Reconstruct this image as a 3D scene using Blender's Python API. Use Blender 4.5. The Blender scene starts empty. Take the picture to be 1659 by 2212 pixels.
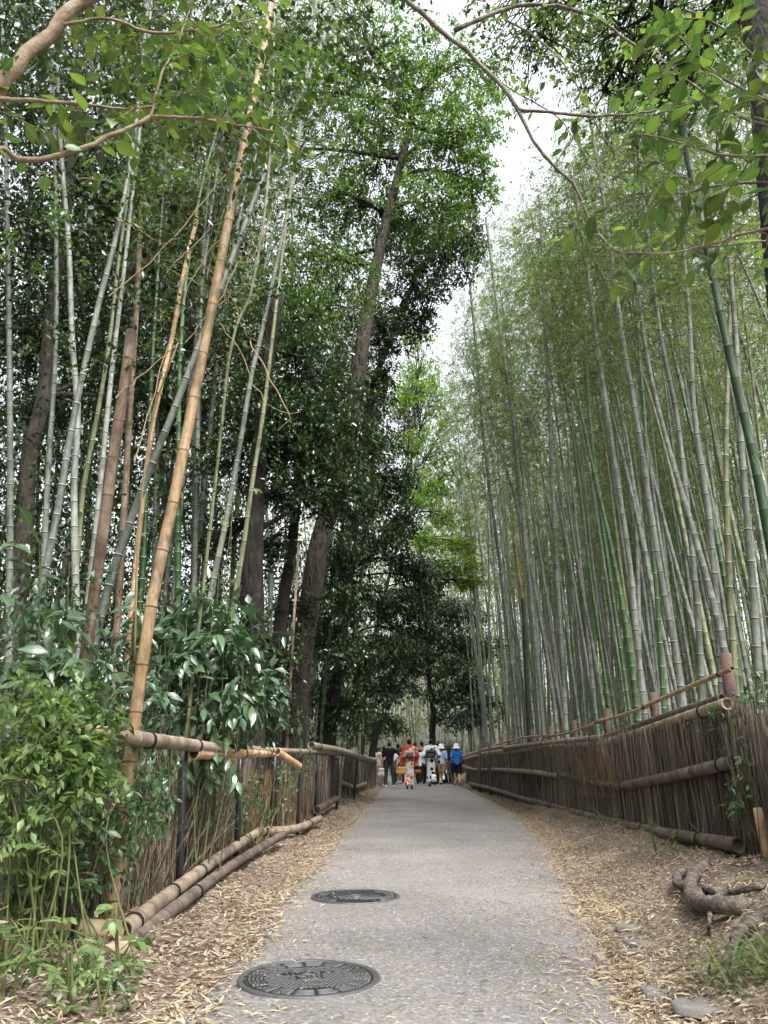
import bpy, math, random
import numpy as np
from mathutils import Vector, Matrix

R = math.radians
rng = np.random.default_rng(11)
random.seed(5)
scene = bpy.context.scene
COL = scene.collection

# ------------------------------------------------------------------ camera
CAM_Z = 0.95
PITCH = math.atan(539.0 / 1662.0)
cam = bpy.data.cameras.new("camera")
cam_o = bpy.data.objects.new("camera", cam)
COL.objects.link(cam_o)
cam_o.location = (0, 0, CAM_Z)
cam_o.rotation_euler = (math.pi / 2 + PITCH, 0, 0)
cam.sensor_fit = 'VERTICAL'
cam.sensor_height = 36.0
cam.lens = 36.0 * 1662.0 / 2212.0
cam.clip_start = 0.05
cam.clip_end = 2000
scene.camera = cam_o

# ------------------------------------------------------------------ sky, sun, exposure
SUN_EL, SUN_ROT = 58.0, 150.0
world = bpy.data.worlds.new("World")
scene.world = world
world.use_nodes = True
wn, wl = world.node_tree.nodes, world.node_tree.links
sky = wn.new("ShaderNodeTexSky")
sky.sky_type = 'NISHITA'
sky.sun_disc = False
sky.sun_elevation = R(SUN_EL)
sky.sun_rotation = R(SUN_ROT)
sky.air_density = 1.0
sky.dust_density = 6.0
sky.ozone_density = 1.0
hs = wn.new("ShaderNodeHueSaturation")
hs.inputs["Saturation"].default_value = 0.22      # bright overcast: the blue is veiled by thin cloud
wl.new(sky.outputs[0], hs.inputs["Color"])
bg = wn["Background"]
wl.new(hs.outputs[0], bg.inputs["Color"])
bg.inputs["Strength"].default_value = 0.15

sun = bpy.data.lights.new("sun", 'SUN')
sun.energy = 0.9
sun.angle = R(14)
sun.color = (1.0, 0.96, 0.90)
sun_o = bpy.data.objects.new("sun", sun)
COL.objects.link(sun_o)
_a = R(SUN_ROT)
_sd = Vector((math.sin(_a) * math.cos(R(SUN_EL)), math.cos(_a) * math.cos(R(SUN_EL)), math.sin(R(SUN_EL))))
sun_o.rotation_euler = (-_sd).to_track_quat('-Z', 'Y').to_euler()

scene.view_settings.view_transform = 'Standard'
scene.view_settings.look = 'None'
scene.view_settings.gamma = 1.0
scene.view_settings.use_curve_mapping = False
scene.view_settings.exposure = 2.05

scene.render.engine = 'CYCLES'
cy = scene.cycles
cy.max_bounces = 6
cy.diffuse_bounces = 3
cy.glossy_bounces = 2
cy.transmission_bounces = 4
cy.transparent_max_bounces = 4
cy.use_denoising = True
cy.use_adaptive_sampling = True
cy.adaptive_threshold = 0.03
cy.caustics_reflective = False
cy.caustics_refractive = False

# ------------------------------------------------------------------ pixel -> place (photo read at 1659 x 2212)
CP, SP = math.cos(PITCH), math.sin(PITCH)


def ray(px, py):
    dx, dy = (px - 829.5) / 1662.0, (1106.0 - py) / 1662.0
    return np.array([dx, CP - dy * SP, SP + dy * CP])


def at(px, py, Y):
    r = ray(px, py)
    return np.array([0, 0, CAM_Z]) + r * (Y / r[1])


def onz(px, py, z=0.0):
    r = ray(px, py)
    return np.array([0, 0, CAM_Z]) + r * ((z - CAM_Z) / r[2])


# ------------------------------------------------------------------ lines of the place (x as a function of y)
YL = np.array([-20, 3.2, 4.4, 5.8, 9.0, 11.0, 13.0, 19.0, 28.0, 36.0, 60.0])
XL = np.array([-2.2, -2.0, -1.33, -1.43, -1.52, -1.48, -1.22, -1.05, -0.40, -0.1, -1.5])
YR = np.array([-20, 3.0, 4.6, 6.3, 11.9, 18.5, 29.0, 38.0, 60.0])
XR = np.array([2.3, 2.3, 2.45, 2.72, 3.07, 3.0, 3.2, 3.75, 2.5])
ZR = np.array([0.30, 0.34, 0.34, 0.30, 0.17, 0.17, 0.10, 0.08, 0.05])


def line(pts):
    p = sorted([(onz(x, y)[1], onz(x, y)[0]) for x, y in pts])
    return np.array([a for a, b in p]), np.array([b for a, b in p])


EL = line([(395, 2212), (500, 2080), (605, 1950), (692, 1850), (756, 1775), (818, 1708)])
ER = line([(1380, 2212), (1268, 1990), (1195, 1835), (1108, 1750), (1012, 1704)])
EL = (np.concatenate([[-20.0, 2.0], EL[0], [38.0, 60.0]]), np.concatenate([[EL[1][0]] * 2, EL[1], [0.3, -1.0]]))
ER = (np.concatenate([[-20.0, 2.0], ER[0], [38.0, 60.0]]), np.concatenate([[ER[1][0]] * 2, ER[1], [3.0, 1.6]]))
fxl = lambda y: np.interp(y, YL, XL)
fxr = lambda y: np.interp(y, YR, XR)
fzr = lambda y: np.interp(y, YR, ZR)
fel = lambda y: np.interp(y, *EL)
fer = lambda y: np.interp(y, *ER)


def sstep(t):
    t = np.clip(t, 0, 1)
    return t * t * (3 - 2 * t)


def wob(x, y, s=1.0):
    return (np.sin(x * 3.1 * s + y * 1.7 * s) + np.sin(x * 1.3 * s - y * 2.9 * s + 1.0) + np.sin(x * 5.3 * s + y * 4.1 * s + 2.0) * .5) / 2.5


def ground(x, y):
    x, y = np.asarray(x, float), np.asarray(y, float)
    el, er, xl, xr = fel(y), fer(y), fxl(y), fxr(y)
    z = np.zeros(np.broadcast(x, y).shape)
    tr = (x - er - 0.05) / np.maximum(xr - er - 0.1, 0.3)
    z = z + fzr(y) * sstep(tr) + 0.12 * sstep((x - xr) / 2.5)
    # the root mound at the right edge
    m = np.exp(-((x - 2.15) / 0.45) ** 2 - ((y - 3.7) / 0.8) ** 2)
    z = z + 0.16 * m
    tl = (el - 0.05 - x) / np.maximum(el - xl, 0.3)
    z = z + 0.09 * sstep(tl) + 0.05 * sstep((xl - x) / 3)
    off = np.maximum(np.maximum(el - x, x - er), 0)
    z = z + 0.028 * wob(x * 2, y * 2) * np.clip(off * 3, 0, 1) + 0.03 * wob(x, y, .5) * np.clip(off - .3, 0, 1)
    z = z - 0.02 * (off <= 0.03)
    return z


# ------------------------------------------------------------------ materials
def newmat(name):
    m = bpy.data.materials.new(name)
    m.use_nodes = True
    nt = m.node_tree
    return m, nt.nodes, nt.links, nt.nodes["Principled BSDF"]


def ramp(n, cols, pos=None):
    r = n.new("ShaderNodeValToRGB")
    el = r.color_ramp.elements
    k = len(cols)
    pos = pos or [i / (k - 1) for i in range(k)]
    while len(el) < k:
        el.new(0.5)
    for e, c, p in zip(el, cols, pos):
        e.position = p
        e.color = (*c, 1)
    return r


def mat_noise(name, cols, scale=6, rough=0.7, bump=0.0, stretch=(1, 1, 1), spec=0.3, detail=5, objvar=0.0, bscale=None, pos=None):
    m, n, l, b = newmat(name)
    tc = n.new("ShaderNodeTexCoord")
    mp = n.new("ShaderNodeMapping")
    mp.inputs["Scale"].default_value = stretch
    l.new(tc.outputs["Object"], mp.inputs[0])
    oi = n.new("ShaderNodeObjectInfo")
    add = n.new("ShaderNodeVectorMath")
    add.operation = 'ADD'
    sc = n.new("ShaderNodeVectorMath")
    sc.operation = 'SCALE'
    cmb = n.new("ShaderNodeCombineXYZ")
    for i in range(3):
        l.new(oi.outputs["Random"], cmb.inputs[i])
    l.new(cmb.outputs[0], sc.inputs[0])
    sc.inputs["Scale"].default_value = 37.0
    l.new(mp.outputs[0], add.inputs[0])
    l.new(sc.outputs[0], add.inputs[1])
    nz = n.new("ShaderNodeTexNoise")
    nz.inputs["Scale"].default_value = scale
    nz.inputs["Detail"].default_value = detail
    nz.inputs["Roughness"].default_value = 0.62
    l.new(add.outputs[0], nz.inputs[0])
    r = ramp(n, cols, pos or [0.3 + 0.4 * i / (len(cols) - 1) for i in range(len(cols))])
    l.new(nz.outputs["Fac"], r.inputs[0])
    out = r.outputs[0]
    if objvar:
        h = n.new("ShaderNodeHueSaturation")
        mr = n.new("ShaderNodeMapRange")
        mr.inputs[3].default_value = 1 - objvar
        mr.inputs[4].default_value = 1 + objvar
        l.new(oi.outputs["Random"], mr.inputs[0])
        l.new(mr.outputs[0], h.inputs["Value"])
        l.new(out, h.inputs["Color"])
        out = h.outputs[0]
    l.new(out, b.inputs["Base Color"])
    b.inputs["Roughness"].default_value = rough
    b.inputs["Specular IOR Level"].default_value = spec
    if bump:
        bp = n.new("ShaderNodeBump")
        bp.inputs["Strength"].default_value = bump
        bp.inputs["Distance"].default_value = 0.02 if not bscale or bscale > 20 else 0.06
        if bscale:
            nb = n.new("ShaderNodeTexNoise")
            nb.inputs["Scale"].default_value = bscale
            nb.inputs["Detail"].default_value = 6
            l.new(add.outputs[0], nb.inputs[0])
            l.new(nb.outputs["Fac"], bp.inputs["Height"])
        else:
            l.new(nz.outputs["Fac"], bp.inputs["Height"])
        l.new(bp.outputs[0], b.inputs["Normal"])
    return m


def mat_leaf(name, cols, rough=0.4, trans=0.35, spec=0.5, objvar=0.12, tcol=(1.25, 1.3, 0.6), pos=None, veins=False):
    m, n, l, b = newmat(name)
    g = n.new("ShaderNodeNewGeometry")
    oi = n.new("ShaderNodeObjectInfo")
    s = n.new("ShaderNodeMath")
    s.operation = 'ADD'
    l.new(g.outputs["Random Per Island"], s.inputs[0])
    l.new(oi.outputs["Random"], s.inputs[1])
    fr = n.new("ShaderNodeMath")
    fr.operation = 'FRACT'
    l.new(s.outputs[0], fr.inputs[0])
    r = ramp(n, cols, pos)
    l.new(fr.outputs[0], r.inputs[0])
    h = n.new("ShaderNodeHueSaturation")
    mr = n.new("ShaderNodeMapRange")
    mr.inputs[3].default_value = 1 - objvar
    mr.inputs[4].default_value = 1 + objvar
    l.new(oi.outputs["Random"], mr.inputs[0])
    l.new(mr.outputs[0], h.inputs["Value"])
    l.new(r.outputs[0], h.inputs["Color"])
    if veins:                                   # pale midrib and side veins, faint blotches
        at_ = n.new("ShaderNodeAttribute")
        at_.attribute_name = "lp"
        sx = n.new("ShaderNodeSeparateXYZ")
        l.new(at_.outputs["Vector"], sx.inputs[0])

        def mth(op, a, b_=None):
            q = n.new("ShaderNodeMath")
            q.operation = op
            for i_, v_ in enumerate((a, b_)):
                if v_ is None:
                    continue
                if isinstance(v_, (int, float)):
                    q.inputs[i_].default_value = v_
                else:
                    l.new(v_, q.inputs[i_])
            return q.outputs[0]
        ay_ = mth('ABSOLUTE', sx.outputs[1])
        mid = mth('LESS_THAN', ay_, .012)
        wv = mth('FRACT', mth('MULTIPLY', mth('SUBTRACT', sx.outputs[0], mth('MULTIPLY', ay_, .9)), 8.0))
        side = mth('MULTIPLY', mth('LESS_THAN', wv, .12), .45)
        has = mth('GREATER_THAN', sx.outputs[0], .001)
        vf = mth('MULTIPLY', mth('MAXIMUM', mid, side), mth('MULTIPLY', has, .5))
        nzv = n.new("ShaderNodeTexNoise")
        nzv.inputs["Scale"].default_value = 5
        l.new(at_.outputs["Vector"], nzv.inputs[0])
        mv = n.new("ShaderNodeMix")
        mv.data_type = 'RGBA'
        l.new(vf, mv.inputs["Factor"])
        l.new(h.outputs[0], mv.inputs["A"])
        mv.inputs["B"].default_value = (.20, .27, .11, 1)
        l.new(mv.outputs["Result"], b.inputs["Base Color"])
        h = mv
    else:
        l.new(h.outputs[0], b.inputs["Base Color"])
    b.inputs["Roughness"].default_value = rough
    b.inputs["Specular IOR Level"].default_value = spec
    t = n.new("ShaderNodeBsdfTranslucent")
    mx = n.new("ShaderNodeMix")
    mx.data_type = 'RGBA'
    mx.blend_type = 'MULTIPLY'
    mx.inputs["Factor"].default_value = 1
    l.new(h.outputs["Result"] if veins else h.outputs[0], mx.inputs["A"])
    mx.inputs["B"].default_value = (*tcol, 1)
    l.new(mx.outputs["Result"], t.inputs["Color"])
    ms = n.new("ShaderNodeMixShader")
    ms.inputs[0].default_value = trans
    l.new(b.outputs[0], ms.inputs[1])
    l.new(t.outputs[0], ms.inputs[2])
    l.new(ms.outputs[0], n["Material Output"].inputs["Surface"])
    return m


def mat_plain(name, col, rough=0.6, spec=0.3, metal=0.0, var=0.12):
    c2 = tuple(min(1, c * (1 + var)) for c in col)
    c1 = tuple(c * (1 - var) for c in col)
    m = mat_noise(name, [c1, c2], scale=9, rough=rough, spec=spec)
    m.node_tree.nodes["Principled BSDF"].inputs["Metallic"].default_value = metal
    return m


def mat_culm(name, cols, rough=.5, spec=.35, objvar=.15, blotch=.5, bloom=None):
    m = mat_noise(name, cols, 2.2, rough, 0, (1, 1, .35), spec, 5, objvar)
    n, l = m.node_tree.nodes, m.node_tree.links
    b = n["Principled BSDF"]
    src = b.inputs["Base Color"].links[0].from_socket
    tc = n.new("ShaderNodeTexCoord")

    def layer(scale, st, lo, hi, p0, p1, detail=4):
        mp = n.new("ShaderNodeMapping")
        mp.inputs["Scale"].default_value = st
        l.new(tc.outputs["Object"], mp.inputs[0])
        z = n.new("ShaderNodeTexNoise")
        z.inputs["Scale"].default_value = scale
        z.inputs["Detail"].default_value = detail
        z.inputs["Roughness"].default_value = .65
        l.new(mp.outputs[0], z.inputs[0])
        r = ramp(n, [lo, hi], [p0, p1])
        l.new(z.outputs["Fac"], r.inputs[0])
        return r.outputs[0], z.outputs["Fac"]

    fac = None
    for a in (layer(46, (1, 1, .05), (.72, .72, .72), (1.15, 1.15, 1.15), .35, .65), layer(6, (1, 1, .5), (blotch, blotch * .98, blotch * .95), (1, 1, 1), .40, .52, 8), layer(24, (1, 1, .6), (.8, .8, .78), (1.1, 1.1, 1.1), .42, .56, 8)):
        mx = n.new("ShaderNodeMix")
        mx.data_type = 'RGBA'
        mx.blend_type = 'MULTIPLY'
        mx.inputs["Factor"].default_value = 1
        l.new(src, mx.inputs["A"])
        l.new(a[0], mx.inputs["B"])
        src = mx.outputs["Result"]
        fac = a[1]
    l.new(src, b.inputs["Base Color"])
    rr = n.new("ShaderNodeMapRange")
    rr.inputs[3].default_value = rough - .12
    rr.inputs[4].default_value = rough + .25
    l.new(fac, rr.inputs[0])
    l.new(rr.outputs[0], b.inputs["Roughness"])
    return m


M = {}
M['culm'] = mat_culm('culm_grey_green', [(.085, .102, .082), (.145, .165, .138), (.21, .228, .195)], .5, .35, .22, .6)
M['culm_pale'] = mat_culm('culm_pale', [(.12, .136, .115), (.19, .206, .178), (.26, .275, .243)], .5, .35, .12, .55)
M['culm_green'] = mat_culm('culm_green', [(.035, .08, .025), (.06, .125, .04), (.09, .15, .065)], .4, .45, .15, .7)
M['culm_deep'] = mat_culm('culm_deep_green', [(.012, .045, .008), (.02, .065, .012)], .38, .45, .1, .75)
M['culm_olive'] = mat_culm('culm_olive', [(.13, .145, .065), (.20, .22, .12)], .5, .35, .1, .6)
M['culm_tan'] = mat_culm('culm_tan', [(.19, .125, .065), (.31, .21, .11), (.39, .285, .17)], .55, .3, .08, .5)
M['culm_rust'] = mat_culm('culm_rust', [(.11, .076, .054), (.19, .135, .098), (.28, .22, .17)], .65, .25, .08, .5)
M['culm_black'] = mat_noise('culm_black', [(.012, .012, .016), (.04, .035, .03)], 3.0, .5)
M['node'] = mat_plain('culm_node', (.018, .02, .016), .8)
M['node_pale'] = mat_plain('culm_node_pale', (.26, .28, .245), .8)
M['node_tan'] = mat_plain('culm_node_tan', (.10, .045, .02), .8)
M['rail'] = mat_noise('rail_weathered', [(.09, .07, .055), (.24, .19, .14), (.36, .30, .235)], 6, .75, bump=.25, stretch=(1, 1, 1), objvar=.12)
M['rail_tan'] = mat_noise('rail_tan', [(.20, .12, .06), (.38, .26, .15), (.46, .36, .24)], 5, .7, bump=.2, objvar=.1)
M['rail_dark'] = mat_noise('rail_dark', [(.045, .036, .03), (.11, .085, .068), (.18, .145, .12)], 6, .8, bump=.3, objvar=.12)
M['tie'] = mat_plain('tie_wire', (.012, .011, .01), .7)
M['black_pipe'] = mat_plain('black_pipe', (.012, .012, .014), .45, .5)
M['post_brown'] = mat_noise('post_brown', [(.06, .038, .032), (.095, .062, .053), (.13, .088, .076)], 14, .8, bump=.3)
M['twig'] = mat_leaf('twig', [(.07, .052, .038), (.14, .11, .082), (.25, .205, .155), (.10, .08, .064)], .85, 0.0, .15, 0)
M['twig_red'] = mat_leaf('twig_red', [(.05, .039, .032), (.12, .094, .076), (.23, .19, .155), (.08, .062, .052)], .85, 0.0, .15, 0)
M['twig_straw'] = mat_leaf('twig_straw', [(.26, .18, .10), (.17, .11, .065)], .85, 0.0, .15, 0)
M['leaf_bamboo'] = mat_leaf('leaf_bamboo', [(.085, .14, .055), (.12, .18, .07), (.165, .22, .09), (.10, .155, .06), (.22, .215, .105)], .42, .52, .4, .18, (1.15, 1.22, .75),
                            pos=[0, .35, .65, .85, 1])
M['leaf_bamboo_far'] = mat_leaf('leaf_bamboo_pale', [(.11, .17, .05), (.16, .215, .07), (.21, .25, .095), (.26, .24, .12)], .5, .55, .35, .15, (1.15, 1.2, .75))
M['leaf_dark'] = mat_leaf('leaf_evergreen', [(.018, .042, .016), (.03, .062, .022), (.045, .08, .028), (.025, .05, .02)], .27, .22, .6, .1)
M['leaf_mid'] = mat_leaf('leaf_mid', [(.04, .085, .022), (.06, .12, .03), (.085, .15, .035), (.05, .095, .025)], .38, .42, .5, .1)
M['leaf_crown'] = mat_leaf('leaf_crown', [(.05, .10, .025), (.075, .14, .032), (.10, .18, .04), (.06, .11, .03)], .42, .5, .4, .1)
M['leaf_maple'] = mat_leaf('leaf_maple', [(.09, .17, .03), (.13, .23, .04), (.17, .27, .05)], .5, .55, .3, .1)
M['leaf_lime'] = mat_leaf('leaf_lime', [(.10, .165, .06), (.135, .21, .075), (.19, .265, .095), (.12, .185, .075), (.08, .13, .05)], .38, .45, .5, .2, veins=True)
M['leaf_big'] = mat_leaf('leaf_big', [(.04, .085, .03), (.065, .13, .04), (.115, .19, .045), (.045, .095, .045), (.16, .22, .05)], .27, .42, .65, .3, veins=True)
M['leaf_shrub'] = mat_leaf('leaf_shrub', [(.04, .085, .045), (.06, .115, .06), (.08, .14, .075)], .27, .22, .8, .25, veins=True)
M['leaf_vine'] = mat_leaf('leaf_vine', [(.025, .065, .025), (.045, .10, .035), (.07, .14, .045), (.035, .08, .03)], .3, .3, .55, .15)
M['leaf_grass'] = mat_leaf('leaf_grass', [(.08, .12, .05), (.11, .16, .07), (.20, .20, .10)], .5, .4, .35, .1)
M['leaf_dead'] = mat_leaf('leaf_dead', [(.20, .145, .105), (.32, .25, .19), (.42, .345, .275), (.26, .19, .14), (.38, .315, .255), (.15, .105, .075), (.47, .40, .32)], .75, .15, .2, .05, (1, .9, .8))
M['leaf_straw'] = mat_leaf('leaf_straw', [(.40, .32, .20), (.50, .42, .28), (.33, .25, .155), (.46, .40, .30)], .7, .2, .25, .05, (1, .9, .7))
M['branch'] = mat_noise('branch_bark', [(.075, .064, .05), (.15, .13, .105), (.23, .205, .17)], 14, .85, bump=.5, bscale=60)
M['branch_tan'] = mat_noise('branch_tan', [(.12, .088, .055), (.23, .175, .115), (.32, .26, .185)], 14, .8, bump=.5, bscale=60)
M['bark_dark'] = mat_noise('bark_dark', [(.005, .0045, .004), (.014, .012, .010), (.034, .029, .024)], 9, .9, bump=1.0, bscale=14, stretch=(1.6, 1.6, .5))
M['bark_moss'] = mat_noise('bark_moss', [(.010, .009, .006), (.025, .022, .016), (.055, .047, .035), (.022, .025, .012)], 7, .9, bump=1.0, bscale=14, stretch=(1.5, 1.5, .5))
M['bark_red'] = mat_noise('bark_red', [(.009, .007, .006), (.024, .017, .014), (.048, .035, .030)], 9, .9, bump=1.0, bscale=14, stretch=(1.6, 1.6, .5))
M['bark_grey'] = mat_noise('bark_grey', [(.035, .03, .025), (.08, .07, .058), (.12, .105, .09)], 8, .9, bump=1.0, bscale=14, stretch=(1.5, 1.5, .5))
M['twig_dry'] = mat_plain('dry_twig', (.30, .22, .13), .8)
M['twig_green'] = mat_plain('green_twig', (.10, .11, .04), .8)
M['stone'] = mat_noise('stone', [(.11, .104, .096), (.165, .156, .145), (.21, .198, .186)], 9, .85, bump=.5, bscale=40)
M['root'] = mat_noise('root_bark', [(.045, .037, .031), (.11, .09, .075), (.22, .185, .155)], 22, .9, bump=1.0, bscale=55)
M['iron'] = mat_noise('cast_iron', [(.012, .012, .014), (.026, .026, .029)], 30, .45, spec=.5)
M['iron_worn'] = mat_noise('cast_iron_worn', [(.05, .05, .054), (.085, .085, .088)], 40, .42, spec=.5)


def ground_mat():
    m, n, l, b = newmat('soil')
    tc = n.new("ShaderNodeTexCoord")
    n1 = n.new("ShaderNodeTexNoise")
    n1.inputs["Scale"].default_value = 1.6
    n1.inputs["Detail"].default_value = 9
    n1.inputs["Roughness"].default_value = .7
    l.new(tc.outputs["Object"], n1.inputs[0])
    r = ramp(n, [(.095, .076, .062), (.17, .140, .115), (.26, .222, .182)], [.3, .5, .72])
    l.new(n1.outputs["Fac"], r.inputs[0])
    n2 = n.new("ShaderNodeTexNoise")
    n2.inputs["Scale"].default_value = 38
    n2.inputs["Detail"].default_value = 6
    l.new(tc.outputs["Object"], n2.inputs[0])
    r2 = ramp(n, [(.5, .5, .5), (1.45, 1.4, 1.3)], [.35, .7])
    l.new(n2.outputs["Fac"], r2.inputs[0])
    mx = n.new("ShaderNodeMix")
    mx.data_type = 'RGBA'
    mx.blend_type = 'MULTIPLY'
    mx.inputs["Factor"].default_value = 1
    l.new(r.outputs[0], mx.inputs["A"])
    l.new(r2.outputs[0], mx.inputs["B"])
    l.new(mx.outputs["Result"], b.inputs["Base Color"])
    b.inputs["Roughness"].default_value = .95
    b.inputs["Specular IOR Level"].default_value = .1
    bp = n.new("ShaderNodeBump")
    bp.inputs["Strength"].default_value = .9
    bp.inputs["Distance"].default_value = .03
    l.new(n2.outputs["Fac"], bp.inputs["Height"])
    l.new(bp.outputs[0], b.inputs["Normal"])
    return m


def asphalt_mat():
    m, n, l, b = newmat('asphalt')
    tc = n.new("ShaderNodeTexCoord")
    big = n.new("ShaderNodeTexNoise")
    big.inputs["Scale"].default_value = .9
    big.inputs["Detail"].default_value = 6
    l.new(tc.outputs["Object"], big.inputs[0])
    r1 = ramp(n, [(.132, .124, .121), (.172, .163, .159), (.208, .197, .192)], [.3, .5, .72])
    l.new(big.outputs["Fac"], r1.inputs[0])
    vo = n.new("ShaderNodeTexVoronoi")
    vo.inputs["Scale"].default_value = 75
    l.new(tc.outputs["Object"], vo.inputs["Vector"])
    wn_ = n.new("ShaderNodeSeparateColor")
    l.new(vo.outputs["Color"], wn_.inputs[0])
    r2 = ramp(n, [(.58, .58, .58), (.94, .94, .94), (1.1, 1.09, 1.07), (1.75, 1.7, 1.65)], [0, .4, .87, .97])
    l.new(wn_.outputs[0], r2.inputs[0])
    mx = n.new("ShaderNodeMix")
    mx.data_type = 'RGBA'
    mx.blend_type = 'MULTIPLY'
    mx.inputs["Factor"].default_value = 1
    l.new(r1.outputs[0], mx.inputs["A"])
    l.new(r2.outputs[0], mx.inputs["B"])
    l.new(mx.outputs["Result"], b.inputs["Base Color"])
    # trodden dirt and damp patches
    dn = n.new("ShaderNodeTexNoise")
    dn.inputs["Scale"].default_value = 2.3
    dn.inputs["Detail"].default_value = 9
    dn.inputs["Roughness"].default_value = .68
    l.new(tc.outputs["Object"], dn.inputs[0])
    dr = ramp(n, [(0, 0, 0), (.55, .55, .55)], [.52, .72])
    l.new(dn.outputs["Fac"], dr.inputs[0])
    md = n.new("ShaderNodeMix")
    md.data_type = 'RGBA'
    l.new(dr.outputs[0], md.inputs["Factor"])
    l.new(mx.outputs["Result"], md.inputs["A"])
    md.inputs["B"].default_value = (.20, .172, .15, 1)
    l.new(md.outputs["Result"], b.inputs["Base Color"])
    b.inputs["Roughness"].default_value = .85
    b.inputs["Specular IOR Level"].default_value = .25
    bp = n.new("ShaderNodeBump")
    bp.inputs["Strength"].default_value = .5
    bp.inputs["Distance"].default_value = .006
    l.new(vo.outputs["Distance"], bp.inputs["Height"])
    l.new(bp.outputs[0], b.inputs["Normal"])
    return m


M['soil'] = ground_mat()
M['asphalt'] = asphalt_mat()


# ------------------------------------------------------------------ mesh helpers
def mesh_np(name, V, F, mats, mi=None, smooth=False):
    """F: list of (k, array(n,k)) face blocks; mi: list of per-block material index or arrays"""
    me = bpy.data.meshes.new(name)
    V = np.asarray(V, np.float32)
    blocks = [np.asarray(f, np.int32) for f in F if len(f)]
    me.vertices.add(len(V))
    me.vertices.foreach_set("co", V.ravel())
    nl = sum(b.size for b in blocks)
    npoly = sum(len(b) for b in blocks)
    me.loops.add(nl)
    me.loops.foreach_set("vertex_index", np.concatenate([b.ravel() for b in blocks]))
    me.polygons.add(npoly)
    tot = np.concatenate([np.full(len(b), b.shape[1], np.int32) for b in blocks])
    st = np.concatenate([[0], np.cumsum(tot)[:-1]]).astype(np.int32)
    me.polygons.foreach_set("loop_start", st)
    me.polygons.foreach_set("loop_total", tot)
    for m in mats:
        me.materials.append(M[m] if isinstance(m, str) else m)
    if mi is not None:
        mi = [np.full(len(f), k, np.int32) if np.isscalar(k) else np.asarray(k, np.int32) for f, k in zip(F, mi) if len(f)]
        me.polygons.foreach_set("material_index", np.concatenate(mi))
    if smooth:
        me.polygons.foreach_set("use_smooth", np.ones(npoly, bool))
    me.update(calc_edges=True)
    me.validate()
    return me


class MB:
    """collects pieces of one mesh"""
    def __init__(s):
        s.V, s.F3, s.F4, s.m3, s.m4, s.n = [], [], [], [], [], 0

    def add(s, V, F4=None, F3=None, mi=0):
        V = np.asarray(V, float).reshape(-1, 3)
        s.V.append(V)
        if F4 is not None and len(F4):
            F4 = np.asarray(F4, int)
            s.F4.append(F4 + s.n)
            s.m4.append(np.full(len(F4), mi) if np.isscalar(mi) else np.asarray(mi))
        if F3 is not None and len(F3):
            F3 = np.asarray(F3, int)
            s.F3.append(F3 + s.n)
            s.m3.append(np.full(len(F3), mi if np.isscalar(mi) else 0))
        s.n += len(V)
        return s

    def mesh(s, name, mats, smooth=False, origin=(0, 0, 0)):
        V = np.concatenate(s.V) - np.asarray(origin, float)
        F, mi = [], []
        if s.F4:
            F.append(np.concatenate(s.F4)); mi.append(np.concatenate(s.m4))
        if s.F3:
            F.append(np.concatenate(s.F3)); mi.append(np.concatenate(s.m3))
        return mesh_np(name, V, F, mats, mi, smooth)


def unit(v):
    v = np.asarray(v, float)
    return v / np.maximum(np.linalg.norm(v, axis=-1, keepdims=True), 1e-9)


def tubes(P, Rr, sides=6, cap=True, mi=0, mb=None, phase=0.0):
    """P (N,K,3) polylines, Rr (N,K) radii -> joined tapered tubes"""
    P = np.asarray(P, float)
    if P.ndim == 2:
        P = P[None]
    N, K, _ = P.shape
    Rr = np.broadcast_to(np.asarray(Rr, float), (N, K))
    T = np.gradient(P, axis=1)
    T = unit(T)
    ov = unit(P[:, -1] - P[:, 0])
    ref = np.where(np.abs(ov[:, 2:3]) > .8, np.array([[1.0, 0.13, 0]]), np.array([[0, 0.1, 1.0]]))
    U = unit(np.cross(T, ref[:, None, :]))
    W = np.cross(T, U)
    a = np.arange(sides) / sides * 2 * np.pi + phase
    ring = U[:, :, None, :] * np.cos(a)[None, None, :, None] + W[:, :, None, :] * np.sin(a)[None, None, :, None]
    V = P[:, :, None, :] + ring * Rr[:, :, None, None]
    idx = np.arange(N * K * sides).reshape(N, K, sides)
    a0, a1 = idx[:, :-1], idx[:, 1:]
    q = np.stack([a0, np.roll(a0, -1, 2), np.roll(a1, -1, 2), a1], -1).reshape(-1, 4)
    V = V.reshape(-1, 3)
    t3 = None
    if cap:
        nb = len(V)
        V = np.concatenate([V, P[:, 0], P[:, -1]])
        c0 = np.arange(N)[:, None] + nb
        c1 = c0 + N
        e0, e1 = idx[:, 0], idx[:, -1]
        t3 = np.concatenate([np.stack([np.roll(e0, -1, 1), e0, np.broadcast_to(c0, e0.shape)], -1).reshape(-1, 3),
                             np.stack([e1, np.roll(e1, -1, 1), np.broadcast_to(c1, e1.shape)], -1).reshape(-1, 3)])
    mb = mb or MB()
    mb.add(V, q, t3, mi)
    return mb


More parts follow.
